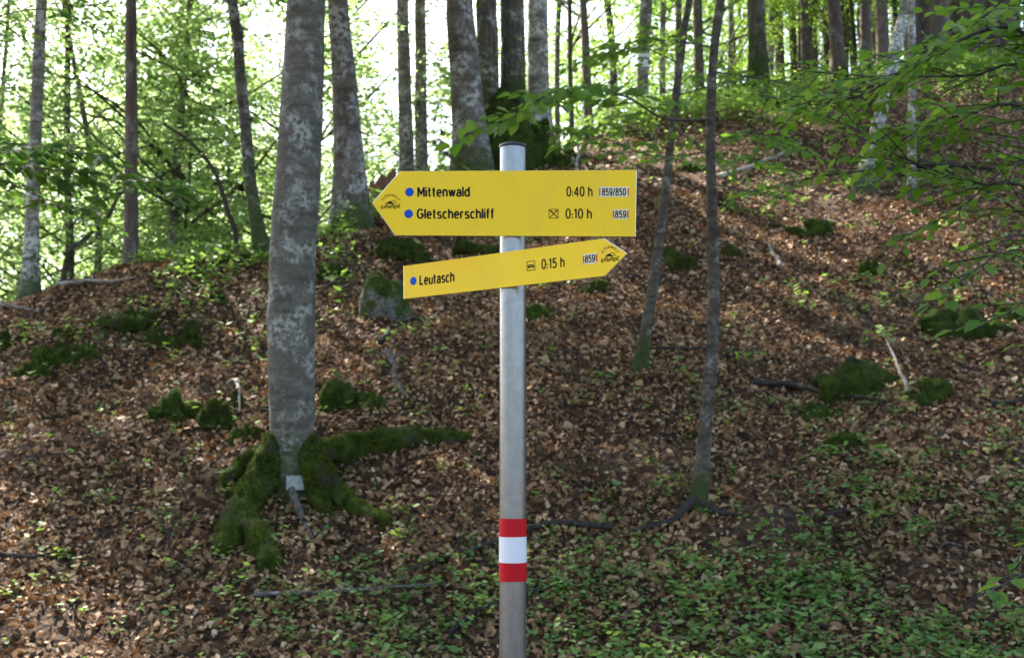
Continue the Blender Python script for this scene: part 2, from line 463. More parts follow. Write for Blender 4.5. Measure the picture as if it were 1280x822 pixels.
def scatter_floor(y0, y1, dens, rng, over=0.47, pad=0.8):
    n = int(dens * (over * (y1 ** 2 - y0 ** 2) + 2 * pad * (y1 - y0)))
    y = np.sqrt(rng.uniform(y0 ** 2, y1 ** 2, n)); x = rng.uniform(-1, 1, n) * (over * y + pad)
    return x, y

def litter(y0, y1, dens, size, six, mb, rng):
    x, y = scatter_floor(y0, y1, dens, rng)
    yc = np.interp(x, CX, CY); k = y < yc + 1.2
    # fewer leaves in mossy or earthy patches
    k &= fbm(np.stack([x * .9, y * .9, 0 * x], -1), 71, 3) + rng.uniform(-.2, 1.2, len(x)) > -0.28
    x, y = x[k], y[k]; n = len(x)
    P = np.stack([x, y, height(x, y) + rng.uniform(0.002, 0.045, n)], -1)
    D, S, N = rand_basis(n, gnormal(x, y), 0.5, rng)
    L = size * np.exp(rng.normal(-.05, .34, n)); W = L * rng.uniform(.38, .68, n)
    P = P - D * L[:, None] * .5
    if six: leaves6(mb, P, D, S, N, L, W, .38, rng)
    else: leaves4(mb, P, D, S, N, L, W)

rng = np.random.default_rng(21)
mb = MB()
litter(6.6, 13, 1080, .053, True, mb, rng)
litter(13, 20, 760, .057, True, mb, rng)
litter(20, 37, 300, .078, False, mb, rng)
tag(mb.build('leaf_litter', M['litter'], smooth=False), kind='stuff', label='brown fallen beech leaves carpeting the forest slope', cat='leaf litter')

x, y = scatter_floor(7, 22, 4.5, rng); m = MB()
for a_, b_ in zip(x, y):
    L_ = rng.uniform(.06, .32); an = rng.uniform(0, 6.28); p = np.array([a_, b_, 0.]); d = np.array([math.cos(an), math.sin(an), 0.]) * L_
    pts_ = np.array([p, p + d * .5 + rng.normal(0, L_ * .06, 3), p + d]); pts_[:, 2] = height(pts_[:, 0], pts_[:, 1]) + rng.uniform(.02, .05, 3)
    m.tube(pts_, [.0055, .0045, .0025], 4, cap=False)
tag(m.build('twig_litter', M['deadwood']), kind='stuff', label='small broken twigs strewn over the fallen leaves', cat='twigs')

# the 300 nearest fallen leaves, pieces of the floor that can be picked apart
def single_leaf_mesh(name, mat, seed, curl, rich=False):
    r = np.random.default_rng(seed); m = MB()
    if not rich:
        leaves6(m, np.zeros((1, 3)) - [[.5, 0, 0]], np.array([[1., 0, 0]]), np.array([[0, 1., 0]]), np.array([[0, 0, 1.]]), np.ones(1), np.array([.62]), curl, r)
    else:
        s = np.array([0, .15, .35, .55, .75, .9, 1.0]); w = np.array([.03, .40, .62, .60, .42, .18, 0]) * .5 * r.uniform(.95, 1.1)
        droop = -curl * s ** 2; fold = r.uniform(.12, .3)
        rows = []
        for k in range(7):
            wv = 0.012 * (1 if k % 2 else -1)
            rows += [[s[k] - .02, w[k], droop[k] + w[k] * fold + wv], [s[k], 0, droop[k]], [s[k] - .02, -w[k], droop[k] + w[k] * fold - wv]]
        f = []
        for k in range(6):
            a = k * 3; f += [[a, a + 1, a + 4, a + 3], [a + 1, a + 2, a + 5, a + 4]]
        m.add(rows, f)
        m.tube([[-.16, 0, .0], [0, 0, 0]], [.008, .008], 3, cap=False)
    return m.mesh(name, mat, smooth=rich)
dry = [single_leaf_mesh('fallen_leaf', M['litter'], 100 + k, .32) for k in range(5)]
x, y = scatter_floor(7.9, 9.2, 60, rng, .44, 0); n = min(300, len(x)); x, y = x[:n], y[:n]
D, S, N = rand_basis(n, gnormal(x, y), .4, rng); zz = height(x, y)
for k in range(n):
    o = link('fallen_leaf', dry[k % 5], floor)
    sz = .058 * rng.uniform(.8, 1.25)
    o.matrix_local = Matrix(((D[k][0] * sz, S[k][0] * sz, N[k][0] * sz, x[k]), (D[k][1] * sz, S[k][1] * sz, N[k][1] * sz, y[k]), (D[k][2] * sz, S[k][2] * sz, N[k][2] * sz, zz[k] + .025), (0, 0, 0, 1)))

# ------------------------------------------------------------------ signpost
POST = np.array([(641 - 640) / FPX * 2.73, 2.73, 0.0])
PR = 33 / FPX * 2.73 / 2
ztop = at(641, 184, 2.73)[2]
zg = float(height(POST[0], POST[1]))
post = thing('signpost', 'galvanised round hiking signpost carrying two yellow arrow boards', 'signpost', (POST[0], POST[1], zg))
OFF = np.array([POST[0], POST[1], zg])
m = MB(); m.tube([[0, 0, -.3], [0, 0, .2], [0, 0, 1.0], [0, 0, ztop - zg]], PR, 40, apex=0)
pole = m.build('pole', M['galv'], post)
m = MB()
hc = ztop - zg
m.tube([[0, 0, hc - .003], [0, 0, hc + .0005], [0, 0, hc + .004], [0, 0, hc + .006]], [PR + .0012, PR + .0022, PR + .0018, PR * .9], 40, apex=.05)
m.build('end_cap', M['cap'], pole)
for (ya, yb, mt, nm) in ((648, 671, 'redband', 'red_band'), (671, 703.5, 'whiteband', 'white_band'), (703.5, 727, 'redband', 'red_band')):
    za, zb = at(641, ya, 2.70)[2] - zg, at(641, yb, 2.70)[2] - zg
    e = .0011 if mt == 'whiteband' else .0008
    m = MB(); m.tube([[0, 0, zb], [0, 0, za]], PR + e, 40, cap=False)
    m.build(nm, M[mt], pole)

class Board:
    def __init__(s, yaw):
        s.e1 = np.array([math.cos(yaw), -math.sin(yaw), 0]); s.n = np.array([-math.sin(yaw), -math.cos(yaw), 0])
        s.p0 = POST + s.n * (PR + .0045)
    def pq(s, px, py):
        d = ray(px, py); t = (s.p0 - EYE).dot(s.n) / d.dot(s.n); X = EYE + d * t
        return np.array([(X - s.p0).dot(s.e1), X[2]])
    def w(s, pq, lift=0.0):
        pq = np.asarray(pq, float).reshape(-1, 2)
        return s.p0 + pq[:, :1] * s.e1 + np.array([0, 0, 1.]) * pq[:, 1:] + s.n * lift - OFF

def make_board(b, corners, label):
    P = np.array([b.pq(*c) for c in corners]); n = len(P)
    o = None; m = MB()
    cen = P.mean(0); inner = cen + (P - cen) * (1 - .0012 / np.linalg.norm(P - cen, axis=1))[:, None]
    front = b.w(inner, .0022); mid = b.w(P, .0015); back = b.w(P, -.0015)
    m.add(np.vstack([front, b.w(cen[None], .0022)]), [[k, (k + 1) % n, n] for k in range(n)], 0)
    m.add(np.vstack([back, b.w(cen[None], -.0015)]), [[(k + 1) % n, k, n] for k in range(n)], 0)
    m.add(np.vstack([front, mid]), [[k, n + k, n + (k + 1) % n, (k + 1) % n] for k in range(n)], 1)
    m.add(np.vstack([mid, back]), [[k, n + k, n + (k + 1) % n, (k + 1) % n] for k in range(n)], 1)
    o = m.build('sign_board', [M['yellow'], M['edge']], post, smooth=False)
    o['label'] = label
    return o

def flat(b, parent, name, mat, polys, lift=.0026):
    m = MB()
    for pl in polys:
        pl = np.asarray(pl); n = len(pl); c = pl.mean(0)
        m.add(np.vstack([b.w(pl, lift), b.w(c[None], lift)]), [[k, (k + 1) % n, n] for k in range(n)])
    return m.build(name, mat, parent, smooth=False)

def text_mesh(s, offset):
    cu = bpy.data.curves.new('lettering', 'FONT'); cu.body = s; cu.size = 1; cu.offset = offset
    cu.resolution_u = 6; cu.fill_mode = 'FRONT'
    o = bpy.data.objects.new('lettering', cu); C.objects.link(o)
    dg = bpy.context.evaluated_depsgraph_get(); me = o.evaluated_get(dg).to_mesh()
    V = np.array([v.co[:] for v in me.vertices]); me.calc_loop_triangles()
    F = np.array([t.vertices[:] for t in me.loop_triangles])
    o.evaluated_get(dg).to_mesh_clear()
    bpy.data.objects.remove(o); bpy.data.curves.remove(cu)
    return V, F
capV, _ = text_mesh('H', 0.0); CAPH = capV[:, 1].max()

def _arc(cx, cy, rx, ry, a0, a1, n=14):
    a = np.radians(np.linspace(a0, a1, n)); return [(cx + rx * math.cos(q), cy + ry * math.sin(q)) for q in a]
GLYPH = {
    'M': (.64, [[(0, 0), (0, 1)], [(0, 1), (.32, .22)], [(.32, .22), (.64, 1)], [(.64, 1), (.64, 0)]]),
    'i': (.0, [[(0, 0), (0, .70)], [(0, .88), (0, 1.0)]]),
    't': (.24, [[(.09, .95), (.09, .18)] , _arc(.24, .18, .15, .15, 180, 270), [(-.05, .68), (.24, .68)]]),
    'e': (.42, [_arc(.21, .35, .21, .35, 0, 315, 22), [(.0, .37), (.42, .37)]]),
    'n': (.40, [[(0, 0), (0, .72)], _arc(.20, .47, .20, .23, 180, 0) + [(.40, 0)]]),
    'w': (.62, [[(0, .70), (.155, 0)], [(.155, 0), (.31, .70)], [(.31, .70), (.465, 0)], [(.465, 0), (.62, .70)]]),
    'a': (.40, [[(.39, 0), (.39, .46)], _arc(.21, .47, .18, .23, 0, 165), _arc(.19, .2, .19, .2, 0, 360, 22)]),
    'l': (.0, [[(0, 0), (0, 1)]]),
    'd': (.42, [[(.42, 0), (.42, 1)], _arc(.21, .35, .21, .35, 0, 360, 26)]),
    'G': (.58, [_arc(.29, .5, .29, .5, 38, 335, 26), [(.57, .18), (.57, .50)], [(.60, .48), (.33, .48)]]),
    's': (.36, [_arc(.18, .53, .17, .17, 25, 265), _arc(.18, .18, .18, .18, 85, -155)]),
    'c': (.38, [_arc(.21, .35, .21, .35, 48, 312, 20)]),
    'h': (.40, [[(0, 0), (0, 1)], _arc(.20, .47, .20, .23, 180, 0) + [(.40, 0)]]),
    'r': (.26, [[(0, 0), (0, .70)], _arc(.20, .47, .20, .22, 180, 70)]),
    'f': (.24, [[(.08, 0), (.08, .8)], _arc(.24, .8, .16, .19, 180, 90), [(-.05, .68), (.23, .68)]]),
    'L': (.40, [[(0, 0), (0, 1)], [(0, .06), (.40, .06)]]),
    'u': (.40, [[(0, .70), (0, .22)], _arc(.2, .23, .2, .23, 180, 360), [(.40, 0), (.40, .70)]]),
    '0': (.46, [_arc(.23, .5, .23, .5, 0, 360, 30)]),
    ':': (.0, [[(0, .02), (0, .15)], [(0, .36), (0, .49)]]),
    '4': (.48, [[(.36, 0), (.36, 1)], [(.36, 1), (.0, .26)], [(0, .26), (.48, .26)]]),
    '1': (.24, [[(.02, .80), (.22, 1)], [(.20, 1), (.20, 0)]]),
    '5': (.44, [[(.42, .95), (.06, .95)], [(.07, 1), (.04, .48)], _arc(.21, .31, .22, .31, 142, -150, 20)]),
    '8': (.44, [_arc(.22, .75, .18, .24, 0, 360, 24), _arc(.22, .27, .22, .27, 0, 360, 24)]),
    '9': (.44, [_arc(.22, .68, .21, .32, 0, 360, 24), _arc(.20, .5, .235, .5, 18, -140, 16)]),
    '/': (.26, [[(0, -.04), (.26, 1.04)]]),
    ' ': (.12, [])}

def stroke_text(s, wt, gap=.24):
    """ribbon lettering: verts (n,3) with cap height 1 (third value: tiny lift), triangles"""
    V, F, x, q = [], [], 0.0, 0
    for ch in s:
        w, st = GLYPH[ch]
        for p in st:
            p = np.array(p, float) + [x, 0]; d = np.gradient(p, axis=0); d /= np.linalg.norm(d, axis=1)[:, None]
            n = np.stack([-d[:, 1], d[:, 0]], -1) * wt / 2
            lo = np.clip(p - n, [-9, -.04], [99, 1.04]); hi = np.clip(p + n, [-9, -.04], [99, 1.04])
            b = len(V)
            for a_, c_ in zip(lo, hi): V += [[*a_, q * 3e-5], [*c_, q * 3e-5]]
            for k in range(len(p) - 1): F += [[b + 2 * k, b + 2 * k + 2, b + 2 * k + 1], [b + 2 * k + 1, b + 2 * k + 2, b + 2 * k + 3]]
            q = (q + 1) % 4
        x += w + gap
    return np.array(V), np.array(F)

def put_text(b, V, pq, lift):
    return b.w(pq, lift) + V[:, 2:3] * b.n

def lettering(b, parent, s, p_start, p_end, cap_px, wt=.19, lift=.0027, name='lettering'):
    V, F = stroke_text(s, wt)
    a = b.pq(*p_start); e = b.pq(*p_end)
    up = b.pq(p_start[0], p_start[1] - cap_px) - a
    X = (V[:, 0] - V[:, 0].min()) / np.ptp(V[:, 0])
    pq = a + X[:, None] * (e - a) + V[:, 1:2] * up
    m = MB(); m.add(put_text(b, V, pq, lift), F)
    return m.build(name, M['black'], parent, smooth=False)

def dot(b, parent, c, rpx):
    cc = b.pq(*c); r = abs(b.pq(c[0], c[1] - rpx)[1] - cc[1])
    a = np.linspace(0, 2 * math.pi, 33)[:-1]
    return flat(b, parent, 'blue_dot', M['blue'], [cc + r * np.stack([np.cos(a), np.sin(a)], -1)])

def seg_poly(p, q, w):
    p, q = np.array(p, float), np.array(q, float); d = q - p; d /= np.linalg.norm(d) + 1e-9; nn = np.array([-d[1], d[0]]) * w / 2
    return [p - nn, q - nn, q + nn, p + nn]

def frame_fn(b, tl, bl, tr):
    """unit square (u right, v down) spanned by three photo points"""
    A, B_, C_ = b.pq(*tl), b.pq(*bl), b.pq(*tr)
    return lambda u, v: A + u * (C_ - A) + v * (B_ - A)

def route_plate(b, parent, s, tl, bl, tr):
    f = frame_fn(b, tl, bl, tr)
    flat(b, parent, 'route_plate', M['plate'], [[f(0, 1), f(1, 1), f(1, 0), f(0, 0)]], .0025)
    bw = 0.05 if len(s) > 4 else 0.10
    flat(b, parent, 'red_bar', M['redprint'], [[f(0.01, .87), f(bw, .87), f(bw, .13), f(0.01, .13)], [f(1 - bw, .87), f(.99, .87), f(.99, .13), f(1 - bw, .13)]], .0029)
    V, F = stroke_text(s, .18)
    X = bw + .05 + (V[:, 0] - V[:, 0].min()) / np.ptp(V[:, 0]) * (1 - 2 * bw - .10); Y = .85 - V[:, 1] * .70
    A = f(0, 0); pq = A + X[:, None] * (f(1, 0) - A) + Y[:, None] * (f(0, 1) - A)
    m = MB(); m.add(put_text(b, V, pq, .0030), F); m.build('route_number', M['black'], parent, smooth=False)

def logo(b, parent, tl, bl, tr):
    f = frame_fn(b, tl, bl, tr); polys = []
    A = f(0, 0); U = f(1, 0) - A; Vv = f(0, 1) - A
    def P(u, v): return A + u * U + v * Vv
    m = MB()
    V, F = text_mesh('A L P E N W E L T', .012)
    x = (V[:, 0] - V[:, 0].min()) / np.ptp(V[:, 0]); yy = V[:, 1] / CAPH
    ang = np.radians(158 - x * 136); r = .45 + .15 * yy
    u = .5 + r * np.cos(ang) * .9; v = .64 - r * np.sin(ang) * 1.15
    m.add(b.w(A + u[:, None] * U + v[:, None] * Vv, .0028), F)
    V, F = text_mesh('KARWENDEL', .02)
    x = (V[:, 0] - V[:, 0].min()) / np.ptp(V[:, 0]); yy = V[:, 1] / CAPH
    u = x + .06 * yy; v = 1.0 - .24 * yy + .05 * np.sin(x * 19) - .05 * x
    m.add(b.w(A + u[:, None] * U + v[:, None] * Vv, .0028), F)
    lt = m.build('emblem_lettering', M['black'], parent, smooth=False)
    peak = [P(.2, .66), P(.35, .66), P(.62, .66), P(.78, .64), P(.62, .58), P(.52, .44), P(.44, .50), P(.38, .52), P(.3, .6)]
    ridge = [seg_poly(P(.58, .46), P(.66, .40), .0006 * 2), seg_poly(P(.66, .40), P(.74, .50), .0012), seg_poly(P(.74, .50), P(.86, .64), .0012)]
    flat(b, parent, 'mountain_emblem', M['black'], [peak[::1]] + ridge, .0028)

ub = Board(math.radians(6.5))
up = make_board(ub, [(465.2, 254), (494, 294.4), (794.5, 295.9), (796, 212.8), (500.3, 214.2)], 'upper yellow arrow board pointing left with two destinations')
dot(ub, up, (512.1, 240.4), 5.4); dot(ub, up, (511, 267.4), 5.4)
lettering(ub, up, 'Mittenwald', (521.9, 246), (587.6, 245.6), 11.6)
lettering(ub, up, 'Gletscherschliff', (521.2, 273.2), (617.3, 273), 11.6)
lettering(ub, up, '0:40 h', (708.1, 245.5), (740.8, 245.3), 11.6, wt=.155)
lettering(ub, up, '0:10 h', (706.9, 273), (739.9, 273), 11.6, wt=.155)
route_plate(ub, up, '859/850', (748.8, 233.9), (748.6, 246.4), (786.5, 233.9))
route_plate(ub, up, '859', (765.9, 262), (765.7, 274.1), (785.9, 262))
f = frame_fn(ub, (686.1, 261.6), (686.1, 273.2), (698, 261.6))
wl = .0014
flat(ub, up, 'restaurant_symbol', M['black'], [seg_poly(f(0, .03), f(1, .03), wl), seg_poly(f(0, .97), f(1, .97), wl), seg_poly(f(.03, .03), f(.03, .97), wl), seg_poly(f(.97, .03), f(.97, .97), wl)]
     + [seg_poly(f(.12, .88), f(.8, .2), .0018), seg_poly(f(.12, .14), f(.88, .86), .0022), seg_poly(f(.66, .22), f(.86, .12), .0012), seg_poly(f(.76, .34), f(.9, .16), .0012), seg_poly(f(.12, .14), f(.4, .36), .0030)])
logo(ub, up, (476.2, 243.5), (476.0, 261), (500.5, 243.5))

lb = Board(math.radians(36.0))
lo = make_board(lb, [(505, 332.6), (505, 373.7), (757.1, 344.9), (784.7, 317), (755.6, 298)], 'lower narrow yellow arrow board pointing right')
dot(lb, lo, (517.5, 351.1), 5.2)
lettering(lb, lo, 'Leutasch', (525.2, 356.2), (568.9, 351.6), 11.8)
lettering(lb, lo, '0:15 h', (677.5, 336.4), (706.6, 333.4), 12, wt=.155)
route_plate(lb, lo, '859', (729.2, 318.3), (729.4, 330.6), (747.3, 316))
f = frame_fn(lb, (659.1, 327.0), (659.3, 338.8), (669.6, 325.6))
flat(lb, lo, 'bus_symbol', M['black'], [seg_poly(f(0, .03), f(1, .03), wl), seg_poly(f(0, .97), f(1, .97), wl), seg_poly(f(.03, .03), f(.03, .97), wl), seg_poly(f(.97, .03), f(.97, .97), wl)]
     + [[f(.12, .66), f(.88, .66), f(.88, .52), f(.12, .52)], [f(.12, .44), f(.88, .44), f(.84, .36), f(.14, .36)]] + [[f(a, .53), f(a + .05, .53), f(a + .05, .43), f(a, .43)] for a in (.12, .28, .44, .6, .83)]
     + [[f(a, .74), f(a + .14, .74), f(a + .14, .66), f(a, .66)] for a in (.2, .66)])
logo(lb, lo, (751.5, 308.8), (751.8, 327.5), (774, 307.6))

for b_, par in ((ub, up), (lb, lo)):
    zs = [v.co[2] for v in par.data.vertices]; zc = (min(zs) + max(zs)) / 2
    for dz in ((-.035, .035) if par is up else (0,)):
        m = MB(); m.tube([[0, 0, zc + dz - .009], [0, 0, zc + dz + .009]], PR + .0022, 32, cap=False)
        q = -b_.n * (PR + .008); m.tube([q + [0, 0, zc + dz] - b_.e1 * .012, q + [0, 0, zc + dz] + b_.e1 * .012], .005, 8)
        m.build('clamp', M['edge'], par)

# ------------------------------------------------------------------ moss tufts on a mesh
def tufts(mbsrc, n, length, rng, up_only=-0.2, zmin=None):
    V, F3, F4 = mbsrc.arrays()
    T = np.concatenate([F3, F4[:, [0, 1, 2]], F4[:, [0, 2, 3]]])
    a, b, c = V[T[:, 0]], V[T[:, 1]], V[T[:, 2]]
    cr = np.cross(b - a, c - a); ar = np.linalg.norm(cr, axis=1); nr = cr / (ar[:, None] + 1e-12)
    ok = nr[:, 2] > up_only
    ar = ar * ok
    k = rng.choice(len(T), n, p=ar / ar.sum())
    r1, r2 = rng.random(n), rng.random(n); fl = r1 + r2 > 1; r1[fl] = 1 - r1[fl]; r2[fl] = 1 - r2[fl]
    P = a[k] + (b[k] - a[k]) * r1[:, None] + (c[k] - a[k]) * r2[:, None]
    cl = fbm(P * 9.0, 5, 3); keep = cl > rng.uniform(-.75, .25, n)
    P = P[keep]; N = nr[k][keep] + rng.normal(0, .55, (keep.sum(), 3)) + [0, 0, .3]; N /= np.linalg.norm(N, axis=1)[:, None]
    s = np.cross(N, rng.normal(0, 1, N.shape)); s /= np.linalg.norm(s, axis=1)[:, None]
    L = (length * rng.uniform(.5, 1.4, len(P)) * (1 + .7 * np.clip(cl[keep], -.6, 1)))[:, None]
    v = np.stack([P - s * L * .16 - N * .003, P + s * L * .16 - N * .003, P + N * L], 1).reshape(-1, 3)
    m = MB(); m.add(v, np.arange(len(P) * 3).reshape(-1, 3))
    return m

# ------------------------------------------------------------------ foliage generators
def spray_leaves(mb, cen, out, L, nl, size, rng, mat=0):
    """many flat beech sprays at once: cen (k,3), out (k,3) unit outward"""
    k = len(cen)
    s = rng.uniform(0, 1, (k, nl)); lat = rng.uniform(-1, 1, (k, nl)) * (.42 * (1 - .55 * s))
    side = np.cross(out, [0, 0, 1.]); side /= np.linalg.norm(side, axis=1)[:, None] + 1e-9
    Lk = L[:, None]
    P = cen[:, None, :] + out[:, None, :] * (s * Lk)[..., None] + side[:, None, :] * (lat * Lk)[..., None]
    P[..., 2] += rng.normal(0, .07, (k, nl)) - .16 * Lk * s ** 2
    P = P.reshape(-1, 3); n = len(P)
    D, S, N = rand_basis(n, np.tile([0, 0, 1.], (n, 1)), .38, rng)
    Ls = size * rng.uniform(.7, 1.3, n)
    leaves4(mb, P, D, S, N, Ls, Ls * .62, mat)

def crown_mesh(name, seed, R, h0, h1, nspray, nl, size, mats, low=0.0, lean=0.0):
    r = np.random.default_rng(seed); mb = MB()
    u = r.random(nspray); h = h0 + (h1 - h0) * u
    prof = np.sin(np.clip((h - h0) / (h1 - h0), 0, 1) ** .7 * math.pi) ** .6 * .9 + .12
    az = r.uniform(0, 2 * math.pi, nspray)
    # clump azimuths so gaps stay
    az = az + .5 * np.sin(3 * az + seed)
    rad = R * prof * np.sqrt(r.uniform(.08, 1, nspray))
    L = r.uniform(.7, 1.7, nspray)
    out = np.stack([np.cos(az), np.sin(az), r.uniform(-.25, .3, nspray)], -1); out /= np.linalg.norm(out, axis=1)[:, None]
    cen = np.stack([rad * np.cos(az), rad * np.sin(az), h], -1)
    spray_leaves(mb, cen, out, L, nl, size, r)
    for k in range(0, nspray, 13):
        c = cen[k]; st = np.array([0, 0, max(h0 * .7, c[2] - .35 * rad[k] - .4)])
        midp = (st + c) / 2 + r.normal(0, .15, 3)
        mb.tube(smooth_path([st, midp, c, c + out[k] * L[k]], 7), np.linspace(.014 + .008 * rad[k], .006, 7), 5, 1, cap=False)
    return mb.mesh(name, mats, smooth=False)

def spruce_crown(name, seed, R, h0, h1, mats):
    r = np.random.default_rng(seed); mb = MB()
    h = h0
    while h < h1:
        f = 1 - (h - h0 * .4) / (h1 - h0 * .4); nb = r.integers(4, 7)
        for k in range(nb):
            a = r.uniform(0, 2 * math.pi); L = R * f * r.uniform(.7, 1.1)
            s = np.linspace(0, 1, 7); d = np.array([math.cos(a), math.sin(a)])
            path = np.stack([d[0] * L * s, d[1] * L * s, h - .45 * L * s + .22 * L * s ** 2.5], -1)
            mb.tube(path, np.linspace(.03, .006, 7), 4, 1, cap=False)
            n = int(95 * L)
            t = r.uniform(.12, 1, n); P = np.stack([np.interp(t, s, path[:, j]) for j in range(3)], -1)
            side = np.array([-d[1], d[0], 0.]); sg = r.choice([-1, 1], n)
            D = side[None] * sg[:, None] * .8 + np.array([d[0], d[1], -.1])[None] * .7 + r.normal(0, .25, (n, 3)) + np.array([0, 0, -.45])
            D /= np.linalg.norm(D, axis=1)[:, None]
            N = np.tile([0, 0, 1.], (n, 1)) + r.normal(0, .4, (n, 3)); S = np.cross(N, D); S /= np.linalg.norm(S, axis=1)[:, None]; N = np.cross(D, S)
            leaves4(mb, P, D, S, N, r.uniform(.18, .42, n) * (1.1 - .5 * t), np.full(n, .045))
        h += r.uniform(.28, .5)
    return mb.mesh(name, mats, smooth=False)

LB, LD = [M['leaf'], M['twig']], [M['leaf_dark'], M['twig']]
crown_high = [crown_mesh('crown', 300 + k, 4.6, 5.5, 15, 520, 46, .125, LB) for k in range(3)]
crown_low = [crown_mesh('crown', 320 + k, 3.2, 1.6, 13, 230, 40, .10, LB) for k in range(3)]
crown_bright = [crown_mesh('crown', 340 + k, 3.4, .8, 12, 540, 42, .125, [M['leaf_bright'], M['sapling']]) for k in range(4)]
crown_light = [crown_mesh('crown', 400 + k, 4.6, 6.0, 14, 135, 42, .12, LB) for k in range(2)]
crown_thin = [crown_mesh('crown', 360 + k, 1.5, 1.2, 7, 70, 40, .095, LB) for k in range(3)]
crown_spruce = [spruce_crown('crown', 380 + k, 2.5, 2.0, 16, [M['needle'], M['twig']]) for k in range(2)]
crown_spruce_high = spruce_crown('crown', 390, 2.3, 6.5, 18, [M['needle'], M['twig']])

def tree(name, label, cat, base, pts, wid, mat, crown=None, group=None, cz=0.0, H=16, flare=.6, seg=12, cscale=1.0, wob=.06):
    """trunk through world points pts (base first) with diameters wid, continued upwards to height H"""
    base = np.asarray(base, float)
    t = thing(name, label, cat, base, group)
    P = [np.asarray(p, float) - base for p in pts]
    W = list(wid)
    d = P[-1] - P[-2]; d = d / np.linalg.norm(d); d = d * .5 + np.array([0, 0, .5]); d /= np.linalg.norm(d)
    while P[-1][2] < H - 1:
        P.append(P[-1] + d * 3); W.append(max(.03, W[-1] * .8))
        d = d * .7 + np.array([0, 0, .3]); d /= np.linalg.norm(d)
    n = 10 + 2 * len(P) + int(len(pts) * 3)
    Q = smooth_path(P, n)
    cum = lambda A: np.concatenate([[0], np.cumsum(np.linalg.norm(np.diff(A, axis=0), axis=1))])
    R = np.interp(np.linspace(0, 1, n), cum(np.array(P)) / cum(np.array(P))[-1], np.array(W)) / 2
    # basal flare
    hz = Q[:, 2]
    R = R * (1 + flare * np.exp(-np.clip(hz, 0, 9) / (R.max() * 1.6 + .02)))
    extra = Q[0] - np.array([0, 0, .35])
    Q = np.vstack([extra, Q]); R = np.concatenate([[R[0] * 1.1], R])
    m = MB(); m.tube(Q, R, seg, wob=wob, seed=int(base[1] * 10) % 50)
    m.build('trunk', mat, t)
    if crown is not None:
        o = link('crown', crown, t)
        top = Q[-1]; o.location = (top[0] * .6, top[1] * .6, cz)
        o.rotation_euler = (0, 0, RNG.uniform(0, 6.28)); o.scale = (cscale,) * 3
    return t

def ptree(name, label, cat, pix, Y, mat, crown=None, group=None, onground=False, Ytop=None, **kw):
    """pix: list of (px, py, width_px) from the base upwards"""
    px, py, w = pix[0]
    if onground: g = ground_at(px, py); Y = g[1]
    x = at(px, py, Y)[0]
    base = np.array([x, Y, float(height(x, Y))])
    pts = [base]; wid = [w / FPX * Y]
    for k, (a, b, w) in enumerate(pix):
        yy = Y if Ytop is None else Y + (Ytop - Y) * k / (len(pix) - 1)
        p = at(a, b, yy)
        if p[2] > base[2] + .15: pts.append(p); wid.append(w / FPX * yy)
    if len(pts) == 1: pts.append(base + [0, 0, 2]); wid.append(wid[0])
    return tree(name, label, cat, base, pts, wid, mat, crown, group, **kw)

